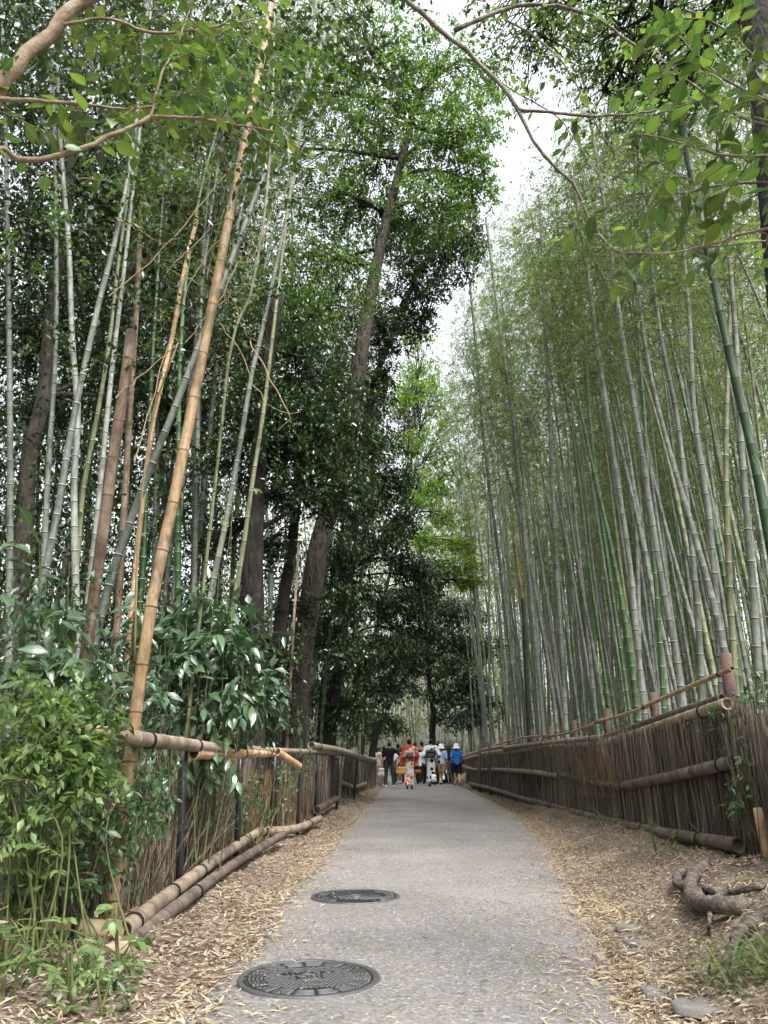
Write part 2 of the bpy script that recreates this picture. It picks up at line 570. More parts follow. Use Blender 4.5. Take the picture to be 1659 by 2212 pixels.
def spline(pts, n):
    """Catmull-Rom through pts, n samples evenly along the length"""
    p = np.asarray(pts, float)
    if len(p) == 2:
        t = np.linspace(0, 1, n)[:, None]
        return p[0] * (1 - t) + p[1] * t
    q = np.concatenate([[2 * p[0] - p[1]], p, [2 * p[-1] - p[-2]]])
    out = []
    for i in range(len(p) - 1):
        t = np.linspace(0, 1, 12, endpoint=False)[:, None]
        a, b, c, d = q[i], q[i + 1], q[i + 2], q[i + 3]
        out.append(.5 * ((2 * b) + (-a + c) * t + (2 * a - 5 * b + 4 * c - d) * t ** 2 + (-a + 3 * b - 3 * c + d) * t ** 3))
    out = np.concatenate(out + [p[-1:]])
    s = np.concatenate([[0], np.cumsum(np.linalg.norm(np.diff(out, axis=0), axis=1))])
    u = np.linspace(0, s[-1], n)
    return np.stack([np.interp(u, s, out[:, k]) for k in range(3)], 1)


def polylen(p):
    return np.linalg.norm(np.diff(p, axis=0), axis=1).sum()


def culm_mb(pts, r0, r1, spacing=0.28, sides=10, band=.014, seed=0, hollow=True, pale=False, mb=None, swell=1.08):
    """jointed bamboo stem along a polyline: material 0 stem, 1 node ring, 2 pale ring above"""
    rg = np.random.default_rng(seed)
    base = spline(pts, 160)
    L = polylen(base)
    s = np.concatenate([[0], np.cumsum(np.linalg.norm(np.diff(base, axis=0), axis=1))])
    f = lambda u: np.stack([np.interp(u, s, base[:, k]) for k in range(3)], -1)
    st, rr, mm = [0.0], [1.0], []
    u = spacing * rg.uniform(.3, .9)
    while u < L - .06:
        for du, k in ((-band * 1.6, .995), (-band * .5, swell), (band * .5, swell), (band * 1.5, .975)):
            st.append(u + du); rr.append(k)
        mm += [0, 0, 1, 2 if pale else 0]
        tfrac = u / L
        u += spacing * (0.75 + .55 * math.sin(min(1, tfrac * 1.2) * math.pi * .9)) * rg.uniform(.88, 1.12)
    st.append(L); rr.append(.99); mm.append(0)
    st, rr = np.array(st), np.array(rr)
    P = f(st)
    rad = (r0 + (r1 - r0) * st / L) * rr
    mi = np.repeat(np.array(mm), sides)
    mb = mb or MB()
    N = mb.n
    tmp = tubes(P, rad, sides, cap=False)
    V, q = tmp.V[0], tmp.F4[0]
    mb.add(V, q, None, mi)
    # end rims: a short inner wall so cut ends read hollow
    for e, sg in ((0, 1), (len(P) - 1, -1)):
        ring = V[e * sides:(e + 1) * sides]
        c = P[e]
        d = unit(P[1] - P[0]) if e == 0 else unit(P[-1] - P[-2])
        inner = c + (ring - c) * .78
        deep = inner + d * sg * (.05 if hollow else .002)
        VV = np.concatenate([ring, inner, deep, [c + d * sg * (.05 if hollow else .002)]])
        i = np.arange(sides); j = (i + 1) % sides
        fl = (lambda a, b, c_, d_: np.stack([a, b, c_, d_], 1)) if e else (lambda a, b, c_, d_: np.stack([d_, c_, b, a], 1))
        F4 = np.concatenate([fl(i, j, j + sides, i + sides), fl(i + sides, j + sides, j + 2 * sides, i + 2 * sides)])
        F3 = np.stack([i + 2 * sides, j + 2 * sides, np.full(sides, 3 * sides)], 1)
        mb.add(VV, F4, F3, 0)
    return mb


def leaf_arrays(C, D, Nn, L, W, crease=.12, droop=.12):
    """folded, slightly bent leaves: 5 vertices, 4 triangles each"""
    D = unit(D)
    S = unit(np.cross(D, Nn))
    Nn = np.cross(S, D)
    L = np.asarray(L)[:, None]; W = np.asarray(W)[:, None]
    b = C
    m = C + D * L * .5 - Nn * W * crease
    l = C + D * L * .42 + S * W * .5 + Nn * W * crease
    r = C + D * L * .42 - S * W * .5 + Nn * W * crease
    t = C + D * L - Nn * L * droop
    V = np.stack([b, l, m, r, t], 1).reshape(-1, 3)
    o = np.arange(len(C))[:, None] * 5
    F = np.concatenate([o + np.array([[0, 2, 1]]), o + np.array([[0, 3, 2]]), o + np.array([[1, 2, 4]]), o + np.array([[2, 3, 4]])])
    return V, F


def quad_leaf_arrays(C, D, Nn, L, W, fold=.1):
    D = unit(D)
    S = unit(np.cross(D, Nn))
    Nn = np.cross(S, D)
    L = np.asarray(L)[:, None]; W = np.asarray(W)[:, None]
    V = np.stack([C, C + D * L * .4 + S * W * .5 + Nn * W * fold, C + D * L - Nn * L * .1, C + D * L * .4 - S * W * .5 + Nn * W * fold], 1).reshape(-1, 3)
    o = np.arange(len(C))[:, None] * 4
    return V, o + np.array([[0, 3, 2, 1]])


def rvec(n, g=rng):
    return unit(g.normal(size=(n, 3)))


# ------------------------------------------------------------------ object helpers
def setp(o, label=None, cat=None, group=None, kind=None):
    if label: o["label"] = label
    if cat: o["category"] = cat
    if group: o["group"] = group
    if kind: o["kind"] = kind
    return o


def obj(name, me, parent=None, loc=None):
    o = bpy.data.objects.new(name, me)
    COL.objects.link(o)
    if parent is not None:
        o.parent = parent
    if loc is not None:
        o.location = loc
    return o


def thing(name, label, cat, loc=(0, 0, 0), group=None):
    o = bpy.data.objects.new(name, None)
    o.empty_display_size = .1
    COL.objects.link(o)
    o.location = loc
    return setp(o, label, cat, group)


def lathe(profile, sides=24, mb=None, mi=0, center=(0, 0, 0)):
    p = np.asarray(profile, float)
    a = np.arange(sides) / sides * 2 * np.pi
    V = np.stack([p[:, None, 0] * np.cos(a), p[:, None, 0] * np.sin(a), np.broadcast_to(p[:, None, 1], (len(p), sides))], -1).reshape(-1, 3) + np.asarray(center)
    idx = np.arange(len(p) * sides).reshape(len(p), sides)
    a0, a1 = idx[:-1], idx[1:]
    q = np.stack([a0, np.roll(a0, -1, 1), np.roll(a1, -1, 1), a1], -1).reshape(-1, 4)
    mb = mb or MB()
    mb.add(V, q, None, mi)
    return mb


def boxv(c, h, rot=0.0):
    c = np.asarray(c, float); h = np.asarray(h, float)
    s = np.array([[-1, -1, -1], [1, -1, -1], [1, 1, -1], [-1, 1, -1], [-1, -1, 1], [1, -1, 1], [1, 1, 1], [-1, 1, 1]], float) * h
    cr, sr = math.cos(rot), math.sin(rot)
    s = np.stack([s[:, 0] * cr - s[:, 1] * sr, s[:, 0] * sr + s[:, 1] * cr, s[:, 2]], 1)
    return s + c, np.array([[0, 3, 2, 1], [4, 5, 6, 7], [0, 1, 5, 4], [1, 2, 6, 5], [2, 3, 7, 6], [3, 0, 4, 7]])


# ================================================================== THE SETTING
gx = np.concatenate([np.linspace(-160, -7, 18)[:-1], np.linspace(-7, -2.6, 30)[:-1], np.linspace(-2.6, 3.6, 150)[:-1], np.linspace(3.6, 9, 30)[:-1], np.linspace(9, 160, 18)])
gy = np.concatenate([np.linspace(-60, 1, 14)[:-1], np.linspace(1, 10, 160)[:-1], np.linspace(10, 40, 130)[:-1], np.linspace(40, 320, 30)])
GX, GY = np.meshgrid(gx, gy, indexing='ij')
GZ = ground(GX, GY)
V = np.stack([GX, GY, GZ], -1).reshape(-1, 3)
ii = np.arange(len(gx) * len(gy)).reshape(len(gx), len(gy))
Fq = np.stack([ii[:-1, :-1], ii[1:, :-1], ii[1:, 1:], ii[:-1, 1:]], -1).reshape(-1, 4)
setp(obj("ground", mesh_np("ground", V, [Fq], ['soil'], smooth=True)), "brown forest soil under the groves", kind="structure")

ay = np.concatenate([np.linspace(-8, 1, 10)[:-1], np.linspace(1, 12, 180)[:-1], np.linspace(12, 58, 200)])
t = np.linspace(0, 1, 13)
e0 = fel(ay) - .02 + .035 * wob(ay * 3, ay * 2.3) + .02 * np.sin(ay * 17)
e1 = fer(ay) + .02 + .035 * wob(ay * 2.6 + 4, ay * 3) + .02 * np.sin(ay * 15 + 1)
AX = e0[:, None] * (1 - t) + e1[:, None] * t
AZ = 0.012 * (1 - (2 * t - 1) ** 2) + 0 * AX
AZ[:, 0] -= .018
AZ[:, -1] -= .018
V = np.stack([AX, ay[:, None] + 0 * AX, AZ], -1).reshape(-1, 3)
ii = np.arange(AX.size).reshape(AX.shape)
Fq = np.stack([ii[:-1, :-1], ii[:-1, 1:], ii[1:, 1:], ii[1:, :-1]], -1).reshape(-1, 4)
setp(obj("path", mesh_np("path", V, [Fq], ['asphalt'], smooth=True)), "grey asphalt footpath running up the middle", kind="structure")


def path_z(x, y):
    tt = np.clip((x - fel(y)) / (fer(y) - fel(y)), 0, 1)
    return 0.012 * (1 - (2 * tt - 1) ** 2)


# ------------------------------------------------------------------ leaf litter on the verges and path
def litter(n, xf, yf, Lr, Wr, mat, name, label, flat=.25, clump=0.0):
    y = yf(n)
    x = xf(y)
    if clump:                                   # drifts and trodden patches
        keep = rng.random(n) > clump * (.5 + .5 * wob(x * 1.7 + 3, y * 1.3)) ** 1.2
        x, y = x[keep], y[keep]
        n = len(x)
    on = (x > fel(y)) & (x < fer(y))
    z = np.where(on, path_z(x, y), ground(x, y)) + rng.uniform(.003, .016, n)
    C = np.stack([x, y, z], 1)
    a = rng.uniform(0, 2 * np.pi, n)
    D = np.stack([np.cos(a), np.sin(a), rng.normal(0, flat, n) + .05], 1)
    Nn = np.stack([rng.normal(0, .3, n), rng.normal(0, .3, n), np.ones(n)], 1)
    V, F = leaf_arrays(C, D, Nn, rng.uniform(*Lr, n), rng.uniform(*Wr, n), crease=.22, droop=rng.uniform(-.05, .25))
    return setp(obj(name, mesh_np(name, V, [F], [mat])), label, kind="stuff")


def ypow(lo, hi, k):
    return lambda n: lo + (hi - lo) * rng.random(n) ** k


def left_verge(y):
    n = len(y)
    w = np.maximum(fel(y) - fxl(y), .2)
    return fel(y) + .1 - rng.random(n) ** 0.9 * (w + .45)


def right_verge(y):
    n = len(y)
    w = np.maximum(fxr(y) - fer(y), .3)
    return fer(y) - .08 + rng.random(n) ** 1.15 * (w + .2)


def spill_left(y):
    return fel(y) - .12 + rng.gamma(1.4, .12, len(y))


def spill_right(y):
    return fer(y) + .28 - rng.gamma(1.6, .17, len(y))


def anywhere(y):
    return fel(y) + rng.random(len(y)) * (fer(y) - fel(y))


litter(21000, left_verge, ypow(2.6, 27, 1.75), (.018, .055), (.008, .022), 'leaf_dead', "leaf_litter", "dry brown leaves covering the left verge", clump=.6)
litter(9000, left_verge, ypow(2.6, 30, 1.75), (.03, .12), (.004, .010), 'leaf_straw', "straw_litter", "straw coloured bamboo leaves strewn on the left verge", clump=.6)
litter(14000, right_verge, ypow(2.6, 30, 1.7), (.015, .05), (.006, .017), 'leaf_dead', "leaf_litter", "dry brown leaves covering the right bank", clump=.7)
litter(13000, right_verge, ypow(2.6, 32, 1.6), (.025, .10), (.004, .010), 'leaf_straw', "straw_litter", "straw coloured bamboo leaves strewn on the right bank", clump=.7)
litter(11000, lambda y: fer(y) + rng.random(len(y)) * (fxr(y) - fer(y) + .1), ypow(2.6, 20, 1.6), (.012, .055), (.004, .016), 'leaf_dead', "leaf_litter", "crumbled leaf scraps trodden into the right bank", clump=.4)
litter(5200, spill_left, ypow(2.8, 22, 1.7), (.02, .10), (.004, .011), 'leaf_straw', "straw_litter", "loose straw leaves spilling over the left path edge", .08, clump=.8)
litter(12000, spill_right, ypow(2.8, 28, 1.55), (.02, .10), (.004, .010), 'leaf_straw', "straw_litter", "loose straw leaves spilling over the right path edge", .08, clump=.8)
litter(1300, anywhere, ypow(2.8, 24, 1.3), (.01, .06), (.003, .010), 'leaf_straw', "straw_litter", "single straw leaves scattered on the asphalt", .05, clump=.5)
# coarse litter on the floor of the groves
litter(9000, lambda y: fxr(y) + rng.random(len(y)) * 7, ypow(5, 36, 1.2), (.08, .16), (.02, .04), 'leaf_dead', "grove_litter", "dry leaves on the floor of the right grove")
litter(6000, lambda y: fxl(y) - rng.random(len(y)) * 6, ypow(3.5, 30, 1.2), (.07, .14), (.025, .05), 'leaf_dead', "grove_litter", "dry leaves on the floor of the left grove")


# ================================================================== FENCES
def rail(parent, name, pts, r, mat='rail', ties=(), seed=0, spacing=.3):
    pts = np.asarray(pts, float)
    o = np.asarray(parent.location)
    mb = culm_mb(pts - o, r, r * .93, spacing, 12, .012, seed, True, swell=1.05)
    ro = obj(name, mb.mesh(name, [mat, 'node_tan' if mat != 'rail_dark' else 'node', mat], True), parent)
    sp = spline(pts - o, 60)
    for u in ties:
        k = int(u * 58)
        c, d = sp[k], unit(sp[k + 1] - sp[k])
        tb = MB()
        for s in (-.012, 0, .012):
            u1 = unit(np.cross(d, [0, 0, 1])); u2 = np.cross(d, u1)
            a = np.linspace(0, 2 * np.pi, 15)
            ring = c + d * (s + .003 * np.sin(a))[:, None] + (u1 * np.cos(a)[:, None] + u2 * np.sin(a)[:, None]) * (r * 1.07)
            tubes(ring, .0035, 5, False, 0, tb)
        obj("tie", tb.mesh("tie", ['tie'], True), ro)
    return ro


def twigs(parent, n, xf, ylo, yhi, zlo, zhi, depth, mats, rad, name, lean=.06, kpow=1.0, topvar=.25):
    y = ylo + (yhi - ylo) * rng.random(n) ** kpow
    x = xf(y) + rng.normal(0, depth, n)
    g = ground(x, y)
    h = (zhi - zlo) * (1 - topvar * rng.random(n) ** 2) * np.where(rng.random(n) < .15, rng.uniform(.3, .9, n), 1)
    b = np.stack([x, y, g + zlo], 1)
    dx, dy = rng.normal(0, lean, n), rng.normal(0, lean, n)
    K = 4
    tt = np.linspace(0, 1, K)
    P = b[:, None, :] + tt[None, :, None] * np.stack([dx * .6, dy, h], 1)[:, None, :]
    P = P + rng.normal(0, .012, P.shape) * tt[None, :, None]
    rr = rng.uniform(rad[0], rad[1], n)
    mb = tubes(P - np.asarray(parent.location), rr[:, None] * np.linspace(1, .55, K)[None], 4, False)
    o = obj(name, mb.mesh(name, mats), parent)
    o["kind"] = "stuff"
    return o


# ---- left fence
LF = thing("brushwood_fence", "low brushwood fence with bamboo rails and black pipe posts along the left verge", "fence", (-1.33, 4.4, 0))
rail(LF, "top_rail", [at(95, 1572, 4.0), at(180, 1582, 4.25), at(300, 1596, 4.75), at(430, 1612, 5.9), at(490, 1622, 6.7)], .047, 'rail', (.35, .7), 1)
rail(LF, "top_rail", [at(418, 1628, 5.8), at(500, 1628, 6.9), at(590, 1628, 9.0)], .043, 'rail_tan', (.5, .93), 2)
rail(LF, "top_rail", [at(500, 1616, 7.0), at(600, 1622, 9.2), at(680, 1624, 11.6)], .036, 'rail', (.4, .9), 3)
rail(LF, "hanging_rail", [at(598, 1624, 9.0), at(622, 1640, 9.3), at(646, 1655, 9.7)], .045, 'rail_tan', (), 4)
rail(LF, "top_rail", [at(672, 1610, 11.3), at(740, 1622, 14.5), at(775, 1633, 18.5)], .05, 'rail', (.1, .95), 5)
rail(LF, "top_rail", [at(676, 1622, 11.6), at(735, 1628, 14.4), at(770, 1636, 18.0)], .045, 'rail_dark', (), 6)
rail(LF, "top_rail", [at(765, 1630, 18.0), at(792, 1638, 23.0), at(812, 1641, 30.0)], .06, 'rail', (.5,), 7)
rail(LF, "top_rail", [at(770, 1637, 18.0), at(795, 1644, 24.0), at(813, 1648, 31.0)], .055, 'rail_dark', (), 8)
rail(LF, "bottom_rail", [at(-60, 2002, 4.35), at(60, 2004, 4.38), at(180, 2006, 4.40), at(272, 2009, 4.42)], .05, 'rail_tan', (.45, .7), 9, .26)
rail(LF, "bottom_rail", [at(268, 2010, 4.36), at(385, 1918, 5.5), at(480, 1848, 7.2), at(560, 1796, 9.2)], .047, 'rail', (.05, .22, .4), 10, .26)
rail(LF, "bottom_rail", [at(272, 2042, 4.3), at(400, 1945, 5.4), at(500, 1870, 7.0), at(610, 1803, 9.2)], .042, 'rail_dark', (.3,), 11, .3)
rail(LF, "bottom_rail", [at(562, 1796, 9.2), at(640, 1790, 10.4), at(690, 1768, 12.2)], .05, 'rail', (.05, .7), 12, .26)
rail(LF, "bottom_rail", [at(684, 1750, 13.0), at(731, 1722, 16.5)], .06, 'rail_dark', (), 13)
rail(LF, "bottom_rail", [at(735, 1690, 19.0), at(765, 1700, 22.0), at(790, 1692, 26.0)], .06, 'rail', (), 14)
rail(LF, "low_rail", [at(-60, 2195, 3.45), at(60, 2140, 3.7), at(190, 2078, 4.1), at(290, 2040, 4.3)], .052, 'rail', (.5,), 15, .3)
rail(LF, "prop", [at(205, 1625, 4.5), at(235, 1606, 4.6), at(262, 1598, 4.7)], .022, 'rail_dark', (), 16)
for i, (px, py0, py1, Y, r) in enumerate([(395, 1915, 1612, 5.75, .026), (518, 1830, 1620, 7.9, .026), (593, 1790, 1624, 9.6, .026), (649, 1775, 1622, 10.9, .026),
                                          (686, 1745, 1625, 13.5, .026), (733, 1728, 1630, 16, .026), (77, 1985, 1640, 4.42, .028), (57, 2212, 2130, 3.7, .028), (770, 1710, 1640, 20, .028)]):
    a, b = at(px - 6, py0, Y), at(px + 2, py1, Y + .02)
    a[2] = ground(a[0], a[1]) - .05
    mb = tubes(np.linspace(a, b, 4) - np.asarray(LF.location), r, 10)
    obj("post", mb.mesh("post", ['black_pipe'], True), LF)
twigs(LF, 620, lambda y: fxl(y) - .13, 4.95, 12.5, -.03, .95, .04, ['twig'], (.003, .007), "brushwood", .09, .9, .85)
twigs(LF, 260, lambda y: fxl(y) - .12, 4.95, 12.5, -.03, .75, .03, ['twig'], (.002, .005), "brushwood", .28, .9, .8)
twigs(LF, 650, lambda y: fxl(y) - .15, 6.5, 12.5, -.03, .95, .03, ['twig_red'], (.003, .006), "brushwood", .05, .9, .5)
twigs(LF, 260, lambda y: -1.52 - rng.random(len(y)) * .75, 4.88, 4.98, -.03, .85, .02, ['twig'], (.003, .007), "brushwood", .12, 1.0, .7)
twigs(LF, 1300, lambda y: fxl(y) - .10, 11, 31, -.03, .98, .05, ['twig_red'], (.006, .012), "brushwood", .06)
twigs(LF, 160, lambda y: fxl(y) + .0, 9, 13, -.03, .8, .06, ['twig_straw'], (.004, .007), "straw", .15)

# ---- right fence
RF = thing("brushwood_fence", "dark brushwood fence with bamboo rails and brown posts on the right bank", "fence", (2.72, 6.3, .3))
Yr = lambda px: np.interp(px, [994, 1089, 1149, 1244, 1289, 1344, 1450, 1559, 1594], [33, 19.5, 16.3, 13.2, 11.9, 10.2, 8.0, 6.35, 6.1])
rp = lambda *p: [at(x, y, Yr(x) + dy) for x, y, dy in p]
rail(RF, "top_rail", rp((1289, 1612, -.1), (1370, 1586, -.1), (1460, 1556, -.1), (1572, 1520, -.1)), .052, 'rail', (.05, .45, .9), 21, .34)
rail(RF, "top_rail", rp((1089, 1616, -.1), (1190, 1604, -.1), (1300, 1594, -.1)), .05, 'rail', (.03, .5, .95), 22, .34)
rail(RF, "top_rail", rp((1085, 1626, -.1), (1190, 1613, -.1), (1292, 1607, -.1)), .05, 'rail', (.5,), 23, .34)
rail(RF, "top_rail", rp((1004, 1640, 0), (1040, 1629, 0), (1092, 1621, 0)), .06, 'rail', (.5,), 24, .34)
rail(RF, "top_rail", rp((1000, 1634, 0), (1045, 1620, 0), (1092, 1612, 0)), .05, 'rail', (.5,), 25, .34)
rail(RF, "back_rail", rp((1300, 1595, .12), (1400, 1560, .12), (1560, 1508, .12)), .04, 'rail_dark', (), 26, .34)
rail(RF, "middle_rail", rp((1345, 1698, -.12), (1440, 1680, -.12), (1585, 1646, -.12)), .055, 'rail_dark', (.03, .95), 27, .4)
rail(RF, "middle_rail", rp((1208, 1672, -.12), (1270, 1688, -.12), (1345, 1702, -.12)), .05, 'rail_dark', (.05, .9), 28, .35)
rail(RF, "middle_rail", rp((1055, 1661, -.12), (1130, 1666, -.12), (1210, 1676, -.12)), .05, 'rail', (.05, .5), 29, .35)
rail(RF, "middle_rail", rp((1000, 1654, -.1), (1025, 1662, -.1), (1058, 1662, -.1)), .05, 'rail', (.5,), 30, .35)
rail(RF, "bottom_rail", rp((1340, 1781, -.15), (1450, 1802, -.15), (1596, 1826, -.15)), .055, 'rail_dark', (.3, .8), 31, .34)
rail(RF, "bottom_rail", rp((1240, 1754, -.15), (1300, 1770, -.15), (1346, 1780, -.15)), .055, 'rail_dark', (.5,), 32, .34)
rail(RF, "bottom_rail", rp((1148, 1730, -.15), (1195, 1742, -.15), (1243, 1756, -.15)), .055, 'rail_dark', (.5,), 33, .34)
rail(RF, "bottom_rail", rp((1015, 1692, -.1), (1070, 1706, -.1), (1150, 1732, -.15)), .055, 'rail_dark', (.5,), 34, .34)
rail(RF, "thin_rail", rp((1390, 1527, -.02), (1470, 1492, -.05), (1582, 1444, -.1)), .022, 'rail_tan', (.03, .92), 35, .2)
rail(RF, "thin_rail", rp((1286, 1560, 0), (1340, 1546, 0), (1402, 1524, 0)), .022, 'rail_tan', (.1, .95), 36, .2)
rail(RF, "thin_rail", rp((1180, 1592, 0), (1240, 1580, 0), (1306, 1553, 0)), .022, 'rail_tan', (.1, .9), 37, .2)
rail(RF, "thin_rail", rp((1060, 1612, 0), (1120, 1595, 0), (1185, 1588, 0)), .024, 'rail_tan', (.5,), 38, .2)
for px, pt, Y in ((1566, 1412, 6.5), (1411, 1496, 8.95), (1309, 1531, 11.5), (1240, 1556, 13.5), (1188, 1568, 15.2), (1150, 1577, 17), (1100, 1590, 19.5), (1082, 1597, 21), (1057, 1606, 23), (1035, 1611, 26)):
    b = at(px, pt, Y)
    a = b.copy()
    a[2] = ground(a[0], a[1]) - .1
    prof = np.linspace(a, b, 6)
    mb = tubes(prof - np.asarray(RF.location), [.052, .052, .051, .05, .05, .048], 12)
    obj("post", mb.mesh("post", ['post_brown'], True), RF)
twigs(RF, 5200, lambda y: fxr(y) + .06, 6.0, 18, -.05, 1.08, .035, ['twig_red'], (.0035, .008), "brushwood", .05, 1.3, .12)
twigs(RF, 2200, lambda y: fxr(y) + .06, 17, 36, -.05, 1.02, .04, ['twig_red'], (.007, .013), "brushwood", .05, 1.0, .12)
twigs(RF, 900, lambda y: fxr(y) + .1, 4.2, 6.3, -.05, .95, .08, ['twig_red'], (.0035, .008), "brushwood", .08, 1.0, .3)
twigs(RF, 130, lambda y: fxr(y) + .0, 10.4, 12.6, .30, .95, .03, ['twig_straw'], (.003, .006), "straw", .1)

# ================================================================== STONES, ROOTS, MANHOLES
def stone_mesh(seed):
    g = np.random.default_rng(seed)
    k = 13
    a = np.arange(k) / k * 2 * np.pi + g.normal(0, .12, k)
    r = np.clip(1 + g.normal(0, .2, k), .6, 1.4)
    o = np.stack([np.cos(a) * r, np.sin(a) * r * .62], 1)
    mb = MB()
    V = np.concatenate([np.c_[o * 1.0, np.full(k, -.5)], np.c_[o * 1.0, np.full(k, .10)], np.c_[o * .86, np.full(k, .20) + g.normal(0, .07, k)], [[g.normal(0, .2), g.normal(0, .1), .20]]])
    i = np.arange(k); j = (i + 1) % k
    q = np.concatenate([np.stack([i, j, j + k, i + k], 1), np.stack([i + k, j + k, j + 2 * k, i + 2 * k], 1)])
    t3 = np.stack([i + 2 * k, j + 2 * k, np.full(k, 3 * k)], 1)
    mb.add(V, q, t3)
    return mb.mesh("stone", ['stone'])


SM = [stone_mesh(s) for s in range(5)]
stones = [(1222, 1848, .13, "small flat grey stone half buried in straw, farthest of those by the right path edge"),
          (1252, 1868, .15, "flat grey kerb stone just in front of the farthest right one"),
          (1278, 1888, .14, "flat grey kerb stone in the row halfway down the right path edge"),
          (1302, 1918, .09, "small dark stone alone below the row of right kerb stones"),
          (1378, 2006, .15, "long flat grey stone at the right path edge beside the tree roots"),
          (1392, 2036, .10, "narrow grey stone right below the long flat stone near the roots"),
          (1408, 2056, .14, "broken grey stone below the narrow one on the right verge"),
          (1432, 2098, .15, "squarish flat grey stone on the right verge left of the grass tuft"),
          (1455, 2138, .15, "wide flat grey stone sunk into litter, second nearest on the right"),
          (1510, 2172, .13, "nearest flat grey stone at the bottom right of the path"),
          (428, 2108, .13, "angular grey stone in the brown leaves left of the near manhole"),
          (385, 2172, .10, "grey stone slab at the bottom left, half under leaves"),
          (365, 2204, .14, "grey stone at the lower left corner of the path")]
for i, (px, py, s, lab) in enumerate(stones):
    z = float(ground(*onz(px, py)[:2]))
    p = onz(px, py, max(z, 0) - .012)
    o = obj("kerb_stone", SM[i % 5], None, p)
    o.scale = (s, s, .045)
    o.rotation_euler = (rng.normal(0, .05), rng.normal(0, .05), rng.uniform(-.6, .6))
    setp(o, lab, "stone", "flat stones along the path edges")

ROOTS = []


def manhole(px, py, rad, label, style):
    c = onz(px, py, .012)
    c[2] = path_z(c[0], c[1]) + .001
    T = thing("manhole_cover", label, "manhole cover", c, "manhole covers in the path")
    s = rad / .33
    fr = lathe(np.array([[.33, -.03], [.33, .004], [.326, .008], [.308, .008], [.304, .003], [.304, -.02]]) * s, 64)
    obj("frame", fr.mesh("frame", ['iron_worn']), T)
    pl = lathe(np.array([[.30, -.02], [.30, .004], [.288, .0045], [.284, .001], [.0001, .001]]) * s, 64)
    obj("plate", pl.mesh("plate", ['iron']), T)
    rb = MB()
    rot0 = R(12)
    radii = (.275, .257, .239, .221) if style == 0 else (.275, .255, .235)
    for r in radii:
        for k in range(16):
            a0, a1 = k / 16 * 2 * np.pi + .025, (k + 1) / 16 * 2 * np.pi - .025
            if style == 1 and (k % 8) in (2, 3, 4, 5):
                continue
            a = np.linspace(a0, a1, 6) + rot0
            ri, ro = (r - .0055) * s, (r + .0055) * s
            lo, hi = .0012 * s, .0075 * s
            P = np.stack([np.stack([np.cos(a) * q, np.sin(a) * q, np.full(6, z)], 1) for q, z in ((ri, lo), (ri, hi), (ro, hi), (ro, lo))], 0).reshape(-1, 3)
            n = 6
            F = []
            for b in range(3):
                for m in range(n - 1):
                    F.append((b * n + m, b * n + m + 1, (b + 1) * n + m + 1, (b + 1) * n + m))
            F += [(0, n, 2 * n, 3 * n), (n - 1, 4 * n - 1, 3 * n - 1, 2 * n - 1)]
            rb.add(P, F)
    o = obj("ring_ribs", rb.mesh("ring_ribs", ['iron_worn']), T)
    o["kind"] = "stuff"
    lg = MB()
    if style == 0:
        st = .0235
        for i in range(-9, 10):
            for j in range(-9, 10):
                x, y = (i + .5 * (j % 2)) * st, j * st * .8
                if math.hypot(x, y) > .203 or (abs(x) < .062 and abs(y) < .036) or (abs(x) < .125 and .055 < y < .105):
                    continue
                xx, yy = x * math.cos(.2) - y * math.sin(.2), x * math.sin(.2) + y * math.cos(.2)
                v, f = boxv((xx * s, yy * s, .0038 * s), (.0092 * s, .0068 * s, .0034 * s), .2)
                lg.add(v, f)
    else:
        for i in range(-5, 6):
            x = i * .034
            h = math.sqrt(max(.2 ** 2 - x ** 2, 0)) * .8
            v, f = boxv((x * s, 0, .003 * s), (.012 * s, h * s, .003 * s), .35)
            lg.add(v, f)
    o = obj("lugs", lg.mesh("lugs", ['iron_worn']), T)
    o["kind"] = "stuff"
    em = lathe(np.array([[.05, .001], [.05, .009], [.043, .009], [.043, .001]]) * s, 28)
    for b in (((-.02, .004), (.004, .018)), ((-.026, .012), (.012, .004)), ((-.026, -.008), (.012, .003)), ((.0, .0), (.003, .032)),
              ((.022, .01), (.014, .003)), ((.022, -.006), (.014, .003)), ((.03, 0), (.003, .02)), ((.014, -.01), (.003, .012))):
        v, f = boxv((b[0][0] * s, b[0][1] * s, .005 * s), (b[1][0] * s, b[1][1] * s, .004 * s))
        em.add(v, f)
    eo = obj("emblem", em.mesh("emblem", ['iron_worn']), T)
    if style == 0:
        tx = MB()
        for cx, cyy, hx, hy in ((-.115, .08, .004, .022), (.115, .08, .004, .022), (-.085, .094, .022, .004), (-.085, .072, .004, .018), (-.065, .08, .012, .004),
                                (-.02, .095, .022, .004), (-.02, .08, .004, .02), (-.02, .064, .018, .004), (.025, .09, .016, .004), (.03, .07, .016, .004), (.03, .08, .004, .018),
                                (.075, .092, .02, .004), (.07, .078, .004, .016), (.085, .07, .012, .004)):
            v, f = boxv((cx * s, cyy * s, .005 * s), (hx * s, hy * s, .004 * s), .06)
            tx.add(v, f)
        obj("lettering", tx.mesh("lettering", ['iron_worn']), T)
    for k in (.6, 2.2, 3.9, 5.3):
        v = lathe(np.array([[.014, .001], [.014, .0085], [.0001, .009]]) * s, 12, center=(math.cos(k) * .248 * s, math.sin(k) * .248 * s, 0))
        obj("key_boss", v.mesh("key_boss", ['iron']), T)
    return T


manhole(668, 2112, .325, "near round cast iron manhole cover with grid of raised lugs and centre emblem", 0)
manhole(768, 1936, .325, "farther round dark manhole cover with wide bars, partly straw covered", 1)

